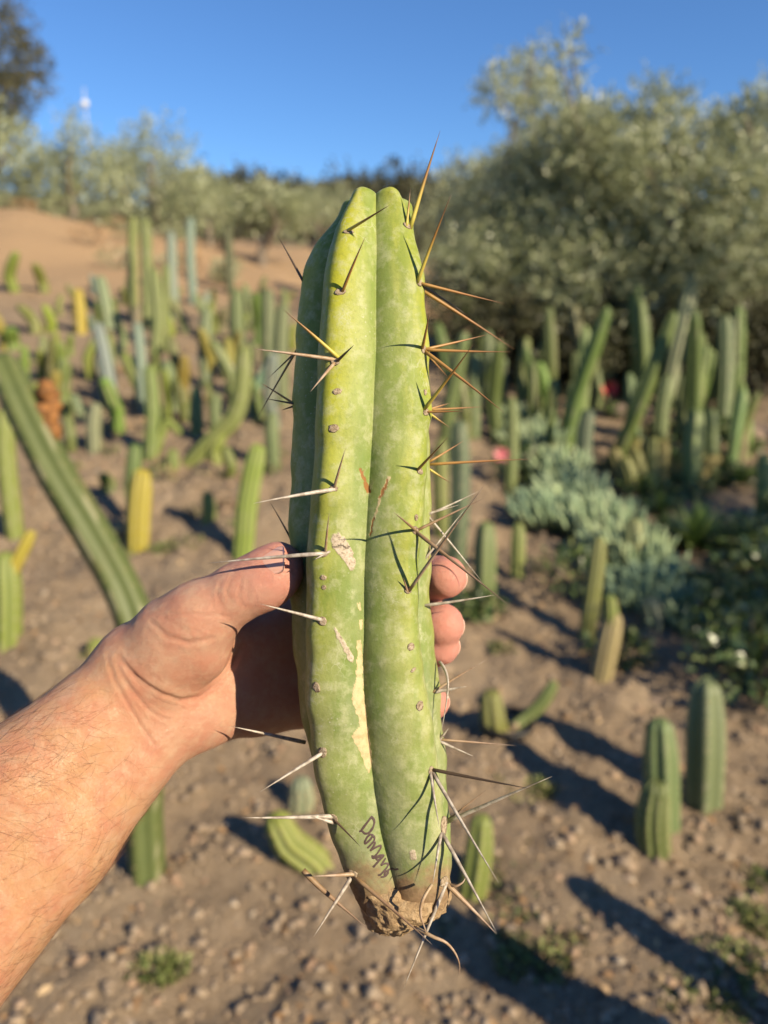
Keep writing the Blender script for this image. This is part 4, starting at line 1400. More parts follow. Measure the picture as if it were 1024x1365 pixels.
for a_ in [
    (645, 820, 648, 695, 36, 5, (.15, .21, .07), 'stout green cactus column with pale ridges beside the index finger'),
    (690, 780, 691, 697, 22, 6, (.20, .24, .06), 'slim yellow-green cactus column beside the stout green one'),
    (780, 855, 800, 715, 24, 7, (.24, .25, .06), 'leaning yellow-green cactus column before the blue finger-leaved bed'),
    (845, 775, 845, 690, 34, 6, (.22, .27, .10), 'short pale green cactus column inside the blue finger-leaved bed'),
    (607, 760, 612, 560, 32, 6, (.075, .12, .075), 'dark blue-green cactus column right behind the fingertips'),
    (590, 720, 588, 585, 24, 6, (.22, .22, .05), 'ochre-green cactus column tucked behind the cutting, beside the dark blue-green one'),
    (1018, 690, 1018, 605, 22, 6, (.17, .22, .06), 'green cactus column beside the spiky green rosette'),
    (850, 540, 849, 380, 23, 5, (.17, .23, .06), 'tall straight green cactus column before the olive tree'),
    (890, 505, 896, 393, 18, 6, (.19, .22, .05), 'green cactus column behind the long leaning pale one'),
    (884, 545, 926, 360, 23, 6, (.26, .30, .19), 'long pale cactus column leaning before the olive tree'),
    (963, 570, 967, 420, 21, 6, (.14, .20, .09), 'straight grey-green cactus column standing apart before dark foliage'),
    (808, 535, 812, 420, 24, 6, (.25, .28, .15), 'pale ribbed cactus column beside the red flower'),
    (829, 520, 829, 415, 17, 6, (.23, .25, .15), 'narrow pale cactus column between two green ones before the olive tree'),
    (741, 500, 749, 424, 21, 6, (.15, .20, .09), 'green cactus column topping the left rows under the olive tree'),
    (693, 560, 702, 450, 17, 5, (.18, .22, .05), 'thin yellow-green cactus column under the olive tree'),
    (718, 540, 724, 457, 16, 6, (.17, .22, .07), 'thin green cactus column beside the yellow-green one under the olive tree'),
    (985, 610, 988, 522, 23, 7, (.26, .19, .10), 'brown weathered cactus column right of the straight grey-green one'),
    (945, 650, 948, 545, 20, 6, (.16, .20, .06), 'slim green cactus column beside the brown weathered one'),
    (922, 660, 928, 545, 28, 5, (.20, .25, .07), 'broad light green cactus column behind the spiky green rosette'),
    (878, 590, 890, 500, 22, 6, (.15, .20, .07), 'green cactus column at the foot of the long leaning pale one'),
    (905, 590, 912, 500, 18, 6, (.19, .24, .09), 'light green cactus column between the leaning pale one and the grey-green one'),
    (632, 585, 634, 470, 19, 6, (.16, .20, .09), 'grey-green cactus column behind the cutting spines'),
    (680, 655, 682, 530, 19, 6, (.19, .23, .06), 'yellow-green cactus column beside the pink flower'),
    (655, 560, 650, 440, 18, 6, (.15, .19, .09), 'tall dull green cactus column behind the long brown spines'),
    (735, 600, 738, 505, 19, 6, (.20, .22, .05), 'olive green cactus column above the blue finger-leaved bed'),
    (770, 560, 768, 470, 17, 6, (.16, .20, .07), 'green cactus column left of the pale ribbed one'),
    (720, 560, 712, 480, 20, 6, (.22, .22, .07), 'ochre-green cactus column above the blue finger-leaved bed'),
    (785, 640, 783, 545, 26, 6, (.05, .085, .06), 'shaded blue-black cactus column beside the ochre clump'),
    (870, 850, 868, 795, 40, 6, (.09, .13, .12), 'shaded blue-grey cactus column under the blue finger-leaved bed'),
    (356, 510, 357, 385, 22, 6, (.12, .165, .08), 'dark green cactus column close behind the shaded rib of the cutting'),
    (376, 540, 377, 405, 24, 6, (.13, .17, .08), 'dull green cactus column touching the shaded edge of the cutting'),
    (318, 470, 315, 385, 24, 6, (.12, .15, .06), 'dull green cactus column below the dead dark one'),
    (365, 625, 362, 550, 22, 6, (.13, .17, .07), 'green cactus column beside the long left spines of the cutting'),
    (262, 585, 262, 515, 21, 7, (.13, .19, .07), 'squat green cactus column beside the elbow-shaped one'),
    (288, 575, 288, 524, 18, 6, (.15, .20, .07), 'small green cactus column between the squat one and the elbow-shaped one'),
    (275, 510, 276, 410, 20, 6, (.19, .23, .13), 'pale green cactus column above the squat green one'),
    (277, 705, 277, 655, 22, 7, (.23, .28, .06), 'small lime cactus stub left of the lime green leaning one'),
    (230, 625, 230, 598, 22, 7, (.18, .23, .05), 'tiny round green cactus beside the elbow-shaped one'),
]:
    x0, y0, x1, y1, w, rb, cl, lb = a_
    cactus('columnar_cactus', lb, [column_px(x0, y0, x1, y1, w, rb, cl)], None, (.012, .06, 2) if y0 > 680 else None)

# potted cutting with two arms
pp_, d = ground_at(675, 985)
t = empty('plant_pot', pp_)
tag(t, 'black plastic plant pot half sunk in the soil under a two-armed cutting', 'pot')
M_POT = mat_simple('black_plastic', (.012, .012, .013), .45, 40, (.03, .027, .024), .4)
th = np.linspace(0, 2 * np.pi, 40, endpoint=False)
prof = [(.070, -.05), (.082, .055), (.092, .056), (.093, .072), (.085, .073), (.080, .05), (.078, .045)]
V = np.vstack([np.stack([r * np.cos(th), r * np.sin(th), np.full(40, z)], 1) for r, z in prof])
k = np.arange(len(prof) - 1)[:, None] * 40; jj = np.arange(40)[None]; jn = (jj + 1) % 40
obj('rim', mesh_np('rim', V, np.stack([k + jj, k + jn, k + 40 + jn, k + 40 + jj], -1).reshape(-1, 4), M_POT), t)
Vd = np.vstack([np.stack([.0795 * f * np.cos(th), .0795 * f * np.sin(th), .046 + .006 * vnoise(np.stack([np.cos(th) * f * 4, np.sin(th) * f * 4, 0 * th], 1), 8)], 1) for f in (1, .66, .33, .02)])
k = np.arange(3)[:, None] * 40
obj('potting_soil', mesh_np('potting_soil', Vd, np.stack([k + jj, k + jn, k + 40 + jn, k + 40 + jj], -1).reshape(-1, 4), M_STONE), t)
b = np.array(pp_) + np.array([0, 0, .04])
dp = d
cactus('columnar_cactus', 'two-armed cactus cutting with a reddish top growing from the black pot',
       [([b + RGT * -.02, P(658, 965, dp * .99), P(655, 935, dp * .99)], 20 / FPX * dp, 7, (.22, .22, .05)), ([b + RGT * .02, P(700, 958, dp), P(722, 938, dp), P(736, 915, dp)], 10 / FPX * dp, 5, (.15, .18, .05))], base=b)

# ochre clump of stubby stems
b, d = ground_at(868, 655)
sts = []
for q in range(11):
    x, y = 868 + rng.normal(0, 27), 652 + rng.normal(0, 6)
    sts.append(([np.array(ground_at(x, y)[0]), P(x + .15 * (x - 868), y - 25, ground_at(x, y)[1]), P(x + .45 * (x - 868), y - 40 - 22 * rng.random(), ground_at(x, y)[1])], 10 / FPX * d, 6, jit(C_OCH)))
cactus('clustered_cactus', 'low ochre-brown cactus clump of many stubby stems before the leaning pale column', sts, None, base=b)

LANDMARKS = [(182, 700, 'the bright yellow column'), (322, 720, 'the leaning lime green column'), (270, 590, 'the elbow-shaped cactus'), (150, 520, 'the leaning powder blue column'), (108, 430, 'the lone yellow column high on the slope'),
             (200, 400, 'the tall four-stemmed clump'), (258, 400, 'the tall powder blue twins'), (307, 385, 'the dead dark column'), (45, 510, 'the wounded arching stem'), (366, 500, 'the shaded rib of the cutting'), (20, 700, 'the column with a yellow side arm'),
             (884, 500, 'the long leaning pale column'), (963, 540, 'the straight grey-green column'), (808, 520, 'the red flower'), (668, 606, 'the pink flower'), (868, 640, 'the ochre stubby clump'), (925, 720, 'the spiky green rosette'), (780, 690, 'the blue finger-leaved bed'),
             (985, 590, 'the brown weathered column'), (735, 490, 'the foot of the great olive'), (640, 510, 'the long brown spines of the cutting'), (650, 780, 'the fingertips'), (876, 1100, 'the ribbed cactus pair'), (940, 1040, 'the stout blue-green column'), (640, 1150, 'the base of the held cutting'),
             (215, 1220, 'the foot of the arching stem'), (985, 880, 'the glossy round-leaved shrub'), (800, 890, 'the corky-trunked cactus'), (690, 960, 'the black pot')]


def near_to(px, py):
    return min(LANDMARKS, key=lambda q: (q[0] - px) ** 2 + 1.6 * (q[1] - py) ** 2)[2]


# rows filling the sunlit slope
protos = []
for q in range(6):
    h = 1.0
    me, *_ = stem_mesh([(0, 0, -.06), (rng.normal(0, .04), rng.normal(0, .04), .45), (rng.normal(0, .09), rng.normal(0, .09), 1.0)], .09, (5, 6, 7, 6, 8, 5)[q], .28, q, rows=18, spr=5, dome=2.0)
    protos.append(me)
fill = []
kinds = [('small yellow-green columnar cactus in the planted rows', C_LIME, 'small yellow-green cacti of the planted rows'), ('small grey-green columnar cactus in the planted rows', C_PALE, 'small grey-green cacti of the planted rows'),
         ('small dark green columnar cactus in the planted rows', C_GREEN, 'small dark green cacti of the planted rows'), ('small pale blue columnar cactus in the planted rows', C_BLUE, 'small pale blue cacti of the planted rows'),
         ('small yellow columnar cactus in the planted rows', (.38, .33, .04), 'small yellow cacti of the planted rows')]
manual = [(20, 390, 345, 16, 0), (60, 392, 358, 14, 0), (48, 448, 408, 18, 0), (66, 446, 412, 14, 4), (18, 470, 440, 22, 0), (88, 525, 452, 13, 0), (68, 512, 460, 12, 2), (108, 560, 530, 12, 1), (250, 447, 398, 16, 1), (95, 600, 560, 16, 2), (150, 660, 632, 18, 2),
          (330, 440, 395, 14, 1), (345, 462, 402, 15, 2), (300, 500, 455, 15, 0), (240, 500, 455, 14, 2), (222, 560, 500, 14, 0), (280, 450, 400, 13, 1), (305, 640, 600, 17, 2), (290, 620, 585, 18, 0), (345, 560, 510, 17, 2), (335, 520, 470, 15, 1), (30, 560, 520, 16, 0)]
for x, yb, yt, w, kd in manual: fill.append((x, yb, yt, w, kd))
for q in range(80):
    yb = 372 + 210 * rng.random() ** 1.4
    x = rng.uniform(-40, 400)
    if yb < 392 - .02 * x: continue
    h = (yb - 330) * rng.uniform(.14, .36)
    fill.append((x, yb, yb - h, h * rng.uniform(.16, .28) + 3, rng.choice([0, 0, 1, 1, 2, 2, 3, 4], 1)[0]))
for q in range(62):
    yb = 470 + 150 * rng.random()
    x = rng.uniform(590, 1040)
    h = (yb - 330) * rng.uniform(.22, .62)
    fill.append((x, yb, yb - h, min(22, h * rng.uniform(.09, .15) + 5), rng.choice([0, 1, 1, 2, 2, 2])))
for x, yb, yt, w, kd in fill:
    p, d = ground_at(x, yb)
    h = (yb - yt) / FPX * d
    lb, cl, gp = kinds[int(kd)]
    o = obj('columnar_cactus', protos[int(rng.integers(6))], None, p)
    s = w / FPX * d / .18
    o.scale = (s, s, h)
    o.rotation_euler = (rng.normal(0, .13), rng.normal(0, .13), rng.random() * 6.28)
    o.color = (*jit(cl, .15), 1)
    lm = near_to(x, yb)
    tag(o, lb.replace(' in the planted rows', '') + ' near ' + lm, 'cactus', gp.replace(' of the planted rows', '') + ' near ' + lm)
# columns standing to the right, just out of the picture; their shadows cross the soil
for x, y, h, r in [(.95, .78, .68, .075), (1.10, 1.02, .45, .06), (1.75, 1.15, .5, .06)]:
    z = float(relief(x, y)[0])
    o = obj('columnar_cactus', protos[2], None, (x, y, z))
    o.scale = (r / .09, r / .09, h); o.rotation_euler = (rng.normal(0, .06), rng.normal(0, .06), rng.random() * 6)
    o.color = (*jit(C_GREEN), 1)
    tag(o, 'tall green columnar cactus whose shadow falls across the open soil', 'cactus', 'green columns beside the open soil')
# flowers
M_RED = mat_simple('red_petal', (.62, .05, .04), .5)
M_PINK = mat_simple('pink_petal', (.55, .18, .18), .5, 30, (.45, .10, .12))


def flower(px, py, d, rpx, mat, name, label, n=10):
    c = P(px, py, d)
    t = empty(name, c)
    tag(t, label, 'flower')
    R_ = rpx / FPX * d
    for q in range(n):
        a = 6.283 * q / n
        ax2 = np.array([math.cos(a), -.5 + .2 * math.sin(3 * a), .8 * math.sin(a) + .4]); ax2 /= np.linalg.norm(ax2)
        nn = np.array([0, -1, .5]); nn = nn - ax2 * (nn @ ax2); nn /= np.linalg.norm(nn)
        obj('petal', mesh_np('petal', leaf_fold(np.zeros(3), ax2, nn, R_, R_ * .6, .2), LEAF_T, mat), t)
    return t


g_, dr = ground_at(808, 535)
flower(812, 519, dr * .92, 13, M_RED, 'red_flower', 'red flower beside the pale ribbed column')
g_, dr = ground_at(680, 655)
flower(668, 606, dr * .98, 12, M_PINK, 'pink_flower', 'dusty pink flower beside the yellow-green column near the cutting')

# ------------------------------------------------------------------ other plants of the bed
def finger_bed(px, py, rpx, n, label, blue):
    c, d = ground_at(px, py)
    R_ = rpx / FPX * d
    t = empty('finger_leaf_succulent', c)
    tag(t, label, 'succulent', label.replace('succulent', 'succulents'))
    bag = Bag()
    for q in range(n):
        r, a = R_ * math.sqrt(rng.random()), rng.random() * 6.283
        p = np.array([r * math.cos(a), r * math.sin(a), .01 + .06 * (1 - (r / R_) ** 2) * rng.random()])
        v = np.array([.45 * math.cos(a) * r / R_ - .25, .45 * math.sin(a) * r / R_ - .1, 1.0]) + .16 * rng.standard_normal(3)
        v /= np.linalg.norm(v)
        L = R_ * (.75 + .5 * rng.random())
        V, Q, T, tt = tube(np.array([p, p + v * L * .5, p + v * L * .85, p + v * L]), np.array([.7, 1, .75, .12]) * (.006 + .034 * R_), 6)
        bag.add(V, Q, T, np.clip(blue + .22 * rng.standard_normal(), 0, 1))
    obj('leaves', bag.mesh('leaves', M_BLUE), t)


for q, (x, y, r, b_) in enumerate([(690, 560, 30, .75), (712, 592, 42, .75), (738, 630, 46, .75), (765, 668, 52, .7), (795, 705, 58, .7), (835, 745, 58, .75), (725, 690, 46, .35), (855, 800, 56, .3), (905, 825, 46, .45), (880, 770, 44, .5)]):
    finger_bed(x, y + 10, r * .78, 120, ('pale' if b_ > .6 else 'dusky') + ' blue-green succulent of dense upright finger-shaped leaves near ' + ('the pink flower' if q < 3 else 'the ochre clump' if q in (3, 4) else 'the glossy shrub' if q in (7, 8) else 'the leaning yellow-green column' if q == 6 else 'the spiky rosette'), b_)


def rosette(px, py, rpx, n, label, wide=.12, arch_=.5):
    c, d = ground_at(px, py)
    R_ = rpx / FPX * d
    t = empty('rosette_plant', c)
    tag(t, label, 'succulent')
    for q in range(n):
        a = q * 2.39996
        el = .15 + 1.25 * q / n + rng.normal(0, .08)
        L = R_ * (1.0 + .25 * rng.standard_normal() * .5) * (1 - .35 * q / n)
        s = np.linspace(0, 1, 6)[:, None]
        dr_ = np.array([math.cos(a), math.sin(a), 0])
        path = dr_ * (L * s * math.cos(el)) + np.array([0, 0, 1]) * (L * s * math.sin(el) - arch_ * L * .35 * s * s * math.cos(el)) + np.array([0, 0, .02])
        sd = np.array([-math.sin(a), math.cos(a), 0])
        w = (L * wide * (np.array([.7, 1, 1, .8, .5, .04])))[:, None]
        V = np.hstack([path - sd * w + np.array([0, 0, .25]) * w, path, path + sd * w + np.array([0, 0, .25]) * w]).reshape(-1, 3)
        k = np.arange(5)[:, None] * 3
        Q = np.concatenate([k + np.array([[0, 1, 4, 3]]), k + np.array([[1, 2, 5, 4]])])
        obj('leaf', mesh_np('leaf', V, Q, M_AGAVE, True, {'tint': np.full(len(V), rng.random())}), t)


rosette(925, 735, 92, 60, 'spiky green rosette plant with narrow arching leaves beside the blue bed', .055)
rosette(985, 650, 48, 34, 'small green rosette plant behind the narrow-leaved spiky one', .10)
rosette(880, 690, 50, 30, 'green rosette plant between the ochre clump and the blue bed', .08)


def leafy(name, c, R_, H_, n, leaf, wid, mat, label, group=None, cat='shrub', shade=0.0, stems=5, lo=.05):
    t = empty(name, c)
    tag(t, label, cat, group)
    bag = Bag(); sb = Bag()
    for q in range(stems):
        a = rng.random() * 6.283
        tip = np.array([R_ * .6 * math.cos(a), R_ * .6 * math.sin(a), H_ * .8])
        V, Q, T, tt = tube(smooth_path([(0, 0, -.02), tip * np.array([.4, .4, .5]), tip], 8), np.linspace(.012, .004, 8) * max(1, R_ * 2), 5)
        sb.add(V, Q, T)
    for q in range(n):
        v = rdir()
        r = (rng.random() ** .45)
        p = np.array([v[0] * R_ * r, v[1] * R_ * r, H_ * (lo + (1 - lo) * (.5 + .5 * v[2] * r))])
        if vnoise(np.array([p * 5 / max(R_, .2)]), 3)[0] < -.3: continue
        a = v * .8 + .7 * rdir() + np.array([0, 0, .3]); a /= np.linalg.norm(a)
        n_ = rdir() + np.array([0, 0, .8]); n_ -= a * (n_ @ a); n_ /= np.linalg.norm(n_)
        L = leaf * (.6 + .7 * rng.random())
        bag.add(leaf_fold(p, a, n_, L, L * wid), None, LEAF_T, np.clip(.5 + .3 * rng.standard_normal(), 0, 1))
    obj('foliage', bag.mesh('foliage', mat), t)
    obj('stem', sb.mesh('stem', M_BARK), t)
    return t


for x, y, rp, hp, lb in [(1000, 930, 95, 120, 'glossy round-leaved shrub in deep shade behind the stout blue-green column'), (955, 850, 60, 70, 'low round-leaved shrub beside the glossy shaded one'), (1055, 830, 80, 140, 'round-leaved shrub at the edge of the shade above the glossy one')]:
    c, d = ground_at(x, y)
    leafy('leafy_shrub', c, rp / FPX * d, hp / FPX * d, 520, .045, .75, M_SHRUB, lb)
for x, y, rp, hp, lb in [(455 + 180, 790 + 30, 30, 30, 'small weedy shrub between the stout green column and the soil'), (760, 790, 60, 60, 'dark leafy shrub under the blue finger-leaved bed'), (1000, 750, 50, 40, 'leafy shrub right of the spiky rosette'), (820, 880, 45, 35, 'low dark shrub behind the corky cactus'), (690, 640, 40, 50, 'dark leafy shrub beneath the pink flower')]:
    c, d = ground_at(x, y)
    leafy('leafy_shrub', c, rp / FPX * d, hp / FPX * d, 260, .05, .5, M_SHRUB, lb)
# leafy ground plants closing the gaps between the columns on the right
for q in range(46):
    while True:
        x, y = rng.uniform(640, 1050), rng.uniform(545, 930)
        if y < 600 + (x - 640) * .95 and not (abs(x - (690 + (y - 560) * .85)) < 45 and y < 790): break
    c, d = ground_at(x, y)
    rp = rng.uniform(22, 40) * (y - 300) / 380
    leafy('ground_plant', c, rp / FPX * d, rp * .8 / FPX * d, 240, .05, rng.uniform(.3, .7), M_SHRUB if q % 4 else M_AGAVE, ('dark leafy ground plant between cacti near ' if q % 4 else 'bright green leafy plant near ') + near_to(x, y), ('dark leafy ground plants near ' if q % 4 else 'bright leafy plants near ') + near_to(x, y), 'plant', stems=3)
# weeds on open soil
WEEDS = [(700, 1130, 30), (755, 1165, 26), (715, 1225, 30), (665, 1160, 22), (745, 1215, 24), (775, 1150, 18), (690, 1290, 24), (960, 1290, 30), (930, 1340, 26), (880, 1310, 18), (1010, 1180, 20), (215, 1212, 18), (205, 1300, 26), (232, 1296, 16), (700, 1195, 36), (735, 1130, 30), (690, 1250, 34), (760, 1255, 30), (730, 1290, 26), (680, 1090, 30), (720, 1060, 20), (950, 1330, 40), (985, 1290, 30), (650, 1060, 26), (900, 1350, 24), (790, 1200, 20), (1000, 1230, 24), (590, 1240, 14),
         (250, 730, 22), (215, 735, 14), (160, 745, 16), (120, 880, 10), (340, 765, 16), (770, 1060, 16), (670, 870, 14)]
for x, y, rp in WEEDS:
    c, d = ground_at(x, y)
    leafy('weed', c, rp * 1.25 / FPX * d, rp * .6 / FPX * d, int(90 + rp * 8), .019, .55, M_WEED, 'low green weed tuft on dry soil near ' + near_to(x, y), 'weed tufts near ' + near_to(x, y), 'weed', stems=4)
for q in range(70):
    y = 395 + 330 * rng.random()
    x = rng.uniform(0, 385) if q < 50 else rng.uniform(600, 1020)
    c, d = ground_at(x, y)
    rp = (6 + 10 * rng.random()) * (y - 250) / 300
    leafy('weed', c, rp / FPX * d, rp * .9 / FPX * d, 60, .03, .4, M_WEED if q % 3 else M_DRY, ('small upright green weed among cacti near ' if q % 3 else 'small dry brown weed tuft near ') + near_to(x, y), ('green weeds among cacti near ' if q % 3 else 'dry weeds near ') + near_to(x, y), 'weed', stems=3)
# bare pinkish rocks
M_ROCK = mat_simple('rock', (.17, .12, .085), .9, 22, (.30, .23, .175), .2, .8, .02)
for x, y, rp, lb in [(890, 608, 30, 'flat pinkish rock under the light green columns'), (1005, 585, 34, 'tan rock beside the brown weathered column'), (1000, 775, 26, 'pinkish rock below the rosettes'), (690, 1030 - 35, 15, 'pale stone before the black pot'), (710, 1005, 13, 'small pale stone next to the stone before the pot'), (835, 555, 30, 'dark pinkish rock under the red flower'), (870, 940, 16, 'small brown stone beside the corky cactus')]:
    c, d = ground_at(x, y)
    R_ = rp / FPX * d
    V = ICO_V2 * np.array([1, .8, .5]) * R_
    V = V * (1 + .25 * vnoise(ICO_V2 * 1.7 + x, 9))[:, None]
    o = obj('rock', mesh_np('rock', V, ICO_F2, M_ROCK), None, c + np.array([0, 0, R_ * .1]))
    tag(o, lb, 'rock')

# ------------------------------------------------------------------ trees
def limb_tree(rs, base, lobes, r0):
    """trunk and limbs reaching into each lobe"""
    bag = Bag()
    b = np.array(base)
    cen = np.mean([l[0] for l in lobes], 0)
    fork = b + (cen - b) * np.array([.35, .35, .35])
    V, Q, T, tt = tube(smooth_path([b - np.array([0, 0, .2]), b + (fork - b) * .5 + rs.normal(0, .06, 3), fork], 10), np.linspace(r0, r0 * .7, 10), 9)
    bag.add(V - b, Q, T)
    for c, r in lobes:
        mid_ = fork + (c - fork) * .5 + rs.normal(0, .12, 3) * np.linalg.norm(c - fork)
        V, Q, T, tt = tube(smooth_path([fork, mid_, c], 9), np.linspace(r0 * .5, r0 * .08, 9), 6)
        bag.add(V - b, Q, T)
    return bag


def crown_mesh(rs, base, lobes, n, leaf, wid, mat, tint=(.5, .25), sprig=8, up=.35):
    """leaves on short sprigs spread through the lobes' volume"""
    vol = np.array([r ** 2.2 for _, r in lobes]); vol /= vol.sum()
    ns_ = n // sprig
    li = rs.choice(len(lobes), ns_, p=vol)
    C = np.array([lobes[q][0] for q in li]); R_ = np.array([lobes[q][1] for q in li])
    v = rs.standard_normal((ns_, 3)); v /= np.linalg.norm(v, axis=1)[:, None]
    rr = rs.random(ns_) ** .36 * (1 + .25 * rs.standard_normal(ns_) * .4)
    P0 = C + v * (R_ * rr)[:, None]
    keep = vnoise(P0 * 2.2 / max(.6, np.median(R_)), int(rs.integers(99))) > -.42
    P0, v = P0[keep], v[keep]
    ns_ = len(P0)
    dirn = v * .7 + .8 * rs.standard_normal((ns_, 3)) * .6 + np.array([0, 0, up]); dirn /= np.linalg.norm(dirn, axis=1)[:, None]
    sl_ = leaf * (2.2 + 2.2 * rs.random(ns_))
    t = rs.random((ns_, sprig))
    base_ = P0[:, None] + dirn[:, None] * (t * sl_[:, None])[..., None]
    a = dirn[:, None] * .9 + rs.standard_normal((ns_, sprig, 3)) * .62
    a /= np.linalg.norm(a, axis=2)[..., None]
    nn = rs.standard_normal((ns_, sprig, 3)) + np.array([0, 0, .5]) + .8 * v[:, None] + .7 * np.array(sun_dir)
    nn -= a * (nn * a).sum(2)[..., None]; nn /= np.linalg.norm(nn, axis=2)[..., None]
    bb = np.cross(nn, a)
    L = leaf * (.7 + .6 * rs.random((ns_, sprig, 1)))
    W = L * wid
    V = np.stack([base_, base_ + a * L * .5 + bb * W * .5, base_ + a * L, base_ + a * L * .5 - bb * W * .5], 2).reshape(-1, 3)
    k = np.arange(len(V) // 4)[:, None] * 4
    tn = np.clip(tint[0] + tint[1] * rs.standard_normal((ns_, sprig)) + .12 * rs.standard_normal((ns_, 1)), 0, 1)
    return mesh_np('crown', V - np.array(base), [k + np.array([[0, 1, 2, 3]])], mat, False, {'tint': np.repeat(tn.ravel(), 4)})


def tree(name, label, base, lobes, n, leaf, wid, mat, r0, group=None, seed=1, tint=(.5, .25), cat='tree'):
    rs = np.random.default_rng(seed)
    t = empty(name, base)
    tag(t, label, cat, group)
    obj('trunk', limb_tree(rs, base, lobes, r0).mesh('trunk', M_BARK), t)
    obj('crown', crown_mesh(rs, base, lobes, n, leaf, wid, mat, tint), t)
    return t


def lobes_px(L, d, spread=.5, seed=0):
    rs = np.random.default_rng(seed)
    out = []
    for x, y, r in L:
        dd = d + rs.normal(0, spread)
        out.append((P(x, y, dd), r / FPX * dd))
    return out


def base_at(x, d):
    p = P(x, 400, d)
    p[2] = float(terrain(p[0], p[1]))
    return p


tree('olive_tree', 'large silver-green olive tree with one branch rising high into the sky', base_at(800, 8.6),
     lobes_px([(705, 112, 34), (750, 90, 24), (714, 72, 13), (760, 62, 12), (664, 122, 20), (728, 150, 28), (775, 175, 40), (740, 215, 62), (800, 215, 60), (700, 260, 62), (650, 290, 52), (770, 310, 95), (690, 370, 75), (630, 370, 48), (780, 400, 85), (850, 300, 80), (850, 230, 55), (850, 400, 80)], 8.3, .45, 3), 110000, .066, .30, M_OLIVE, .13, None, 11, (.6, .26))
tree('olive_tree', 'broad olive tree with ragged sprigs, merging into the one with the high branch', base_at(985, 8.0),
     lobes_px([(868, 140, 26), (880, 180, 42), (925, 185, 34), (940, 230, 60), (992, 150, 30), (1000, 190, 50), (1050, 170, 60), (900, 290, 80), (980, 300, 90), (1060, 290, 95), (920, 390, 80), (1010, 400, 90), (1090, 390, 90), (1120, 260, 90), (860, 220, 36)], 7.7, .45, 4), 96000, .066, .30, M_OLIVE, .13, None, 12, (.6, .26))
tree('olive_tree', 'sunlit pale olive tree behind the top of the held cutting, left of the great olive', base_at(625, 15),
     lobes_px([(620, 245, 32), (650, 250, 30), (590, 275, 30), (640, 300, 42), (600, 320, 36), (560, 300, 26)], 15, .6, 5), 9000, .09, .3, M_OLIVE, .13, None, 13, (.62, .22))
# dark shrubs added at their feet, standing in for the deep shade there
for q, (x, d, r) in enumerate([(612, 8.0, 55), (668, 7.4, 60), (730, 7.8, 60), (790, 7.3, 62), (850, 7.6, 60), (915, 7.2, 62), (975, 7.5, 60), (1035, 7.1, 65), (1085, 7.4, 60)]):
    b0 = base_at(x, d)
    lb_ = [(b0 + np.array([rng.normal(0, .22), rng.normal(0, .2), .3 + .35 * rng.random()]), .32 + .1 * rng.random()) for _ in range(6)]
    rs = np.random.default_rng(300 + q)
    t = empty('shade_shrub', b0)
    tag(t, 'added dark shrub standing in for the deep shade under the great olive trees', 'shrub', 'added shade shrubs under the great olives')
    obj('crown', crown_mesh(rs, b0, lb_, 3600, .06, .5, M_OAK, (.25, .2)), t)
    obj('trunk', limb_tree(rs, b0, lb_, .03).mesh('trunk', M_BARK), t)
# unseen olive added on the right, out of the picture, to cast shade
b0 = np.array([5.9, .9, float(terrain(5.9, .9))])
rs = np.random.default_rng(77)
tree('olive_tree', 'unseen olive tree added to shade the glossy round-leaved shrubs', b0, [(b0 + np.array([rs.normal(0, .6), rs.normal(0, .6), 2.4 + rs.normal(0, .45)]), .6 * rs.uniform(.6, 1)) for _ in range(9)], 20000, .066, .30, M_OLIVE, .12, None, 78, (.5, .26))
# olives on the bank to the left
LEFT = [
    (105, 17.5, [(100, 195, 24), (95, 165, 10), (120, 230, 40), (70, 240, 34), (105, 265, 34), (75, 275, 20)], 'rounded olive tree on the orange bank below the white globe'),
    (215, 16.0, [(212, 185, 26), (190, 215, 34), (235, 230, 34), (200, 260, 48), (245, 270, 38), (160, 265, 36), (215, 300, 34), (160, 295, 22), (250, 300, 26), (120, 285, 16)], 'tall dense olive tree on the orange bank, closest to the cactus rows'),
    (40, 19, [(40, 215, 34), (10, 225, 38), (60, 250, 34), (15, 265, 30)], 'olive tree on the bank under the dark oak'),
    (-10, 17, [(0, 160, 26), (-5, 190, 40), (-40, 230, 60), (20, 190, 22)], 'olive tree directly in front of the dark oak trunk'),
    (285, 20, [(272, 252, 20), (296, 270, 22), (255, 255, 20), (280, 288, 24)], 'small olive tree right of the dense one on the bank'),
    (352, 15, [(350, 278, 22), (330, 290, 20), (375, 286, 22), (352, 266, 12), (395, 288, 18)], 'young olive tree with a bare dark trunk before the orange bank'),
    (420, 24, [(420, 268, 18), (450, 276, 20), (400, 276, 17), (440, 290, 20), (470, 278, 16)], 'pale olive tree behind the rounded top of the cutting'),
    (160, 23, [(160, 205, 16), (150, 230, 24), (180, 232, 22), (165, 250, 24)], 'far olive tree peeping between two olives on the bank'),
]
for q, (x, d, L, lb) in enumerate(LEFT):
    tree('olive_tree', lb, base_at(x, d), lobes_px(L, d, .5, 20 + q), 9500 if q < 2 else 6000, .10, .32, M_OLIVE, .12, None, 30 + q, (.55, .2))
tree('oak_tree', 'tall dark evergreen oak rising above the olives at the bank', base_at(-30, 26), lobes_px([(5, 30, 34), (30, 85, 38), (-20, 60, 60), (15, 130, 30), (-30, 130, 60), (45, 105, 22), (5, 165, 24)], 26, .8, 6), 16000, .12, .5, M_OAK, .35, None, 14, (.5, .25))
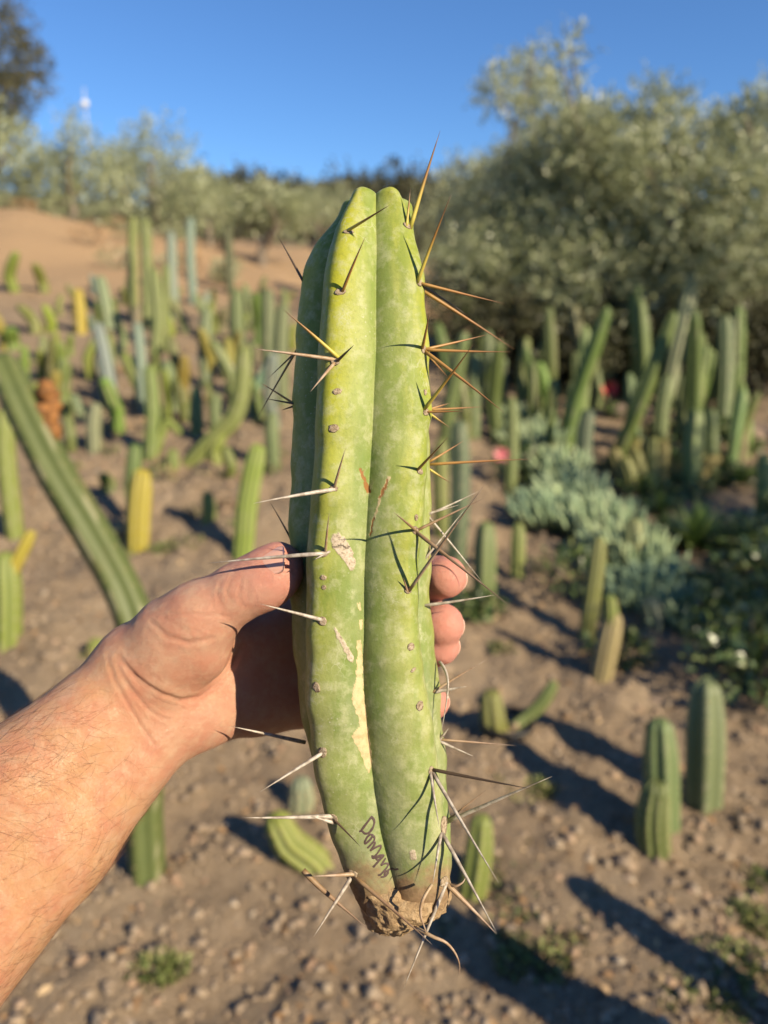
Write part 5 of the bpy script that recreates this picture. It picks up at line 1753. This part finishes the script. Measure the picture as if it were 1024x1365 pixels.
# far wooded ridge: each crown of its own
far_me = []
for q in range(4):
    rs = np.random.default_rng(50 + q)
    lb_ = [(np.array([rs.normal(0, .9), rs.normal(0, .9), 2.6 + rs.normal(0, .6)]), .9 + .4 * rs.random()) for _ in range(8)]
    far_me.append((limb_tree(rs, (0, 0, 0), lb_, .22).mesh('trunk', M_BARK), crown_mesh(rs, (0, 0, 0), lb_, 2600, .26, .6, M_OAK if q < 3 else M_OLIVE, (.45, .25), 6)))


def far_tree(x, y, s, kind, label, group):
    t = empty('oak_tree' if kind < 3 else 'olive_tree', (x, y, float(terrain(x, y)) - .15))
    tag(t, label, 'tree', group)
    a = rng.random() * 6.28
    for nm, me in zip(('trunk', 'crown'), far_me[kind]):
        o = obj(nm, me, t)
        o.scale = (s * rng.uniform(.9, 1.2), s * rng.uniform(.9, 1.2), s)
        o.rotation_euler = (0, 0, a)


for q in range(84):
    px = -60 + 720 * (q + rng.random()) / 84
    d = rng.uniform(52, 72)
    p = P(px, 300, d)
    far_tree(p[0], p[1], rng.uniform(1.05, 1.4) * (1 if px > 255 else .55), int(rng.integers(3)), 'dark oak on the far wooded ridge', 'oaks on the far ridge')
for q in range(44):
    px = 230 + 440 * rng.random()
    d = rng.uniform(30, 50)
    p = P(px, 300, d)
    far_tree(p[0], p[1], rng.uniform(.3, .52), 3 if rng.random() < .15 else int(rng.integers(3)), 'small grey-green tree on the slope below the far ridge', 'small trees below the far ridge')
for q in range(16):
    p = P(rng.uniform(-20, 330), 300, rng.uniform(11.5, 17))
    c = np.array([p[0], p[1], float(terrain(p[0], p[1]))])
    leafy('bank_shrub', c, rng.uniform(.18, .4), rng.uniform(.2, .42), 320, .06, .4, M_DRY if q % 3 == 0 else M_OLIVE, 'dry straw-coloured shrub on the orange bank' if q % 3 == 0 else 'low grey-green shrub on the orange bank', 'dry shrubs on the bank' if q % 3 == 0 else 'grey-green shrubs on the bank', 'shrub', stems=4)
# the wooded right side beyond the garden
for q in range(16):
    p = P(600 + 520 * rng.random(), 300, rng.uniform(16, 34))
    far_tree(p[0], p[1], rng.uniform(.4, .62), 3, 'grey-green olive tree in the grove behind the great olives', 'olives in the grove behind the great olives')

# white globe on a thin pole above the olives
c = base_at(140, 24)
t = empty('globe_lamp', c)
tag(t, 'white globe on a thin pole rising above the olive trees', 'lamp')
top = P(141, 156, 24)
V, Q, T, tt = tube([(0, 0, 0), (0, 0, (top - c)[2] * .5), (0, 0, (top - c)[2] + .45)], [.03, .025, .015], 8)
obj('pole', mesh_np('pole', V, [Q, T], mat_simple('grey_metal', (.45, .46, .48), .5)), t)
obj('globe', mesh_np('globe', ICO_V2 * .11 + np.array([0, -.05, (top - c)[2]]), ICO_F2, mat_simple('white_paint', (.62, .62, .62), .5)), t)
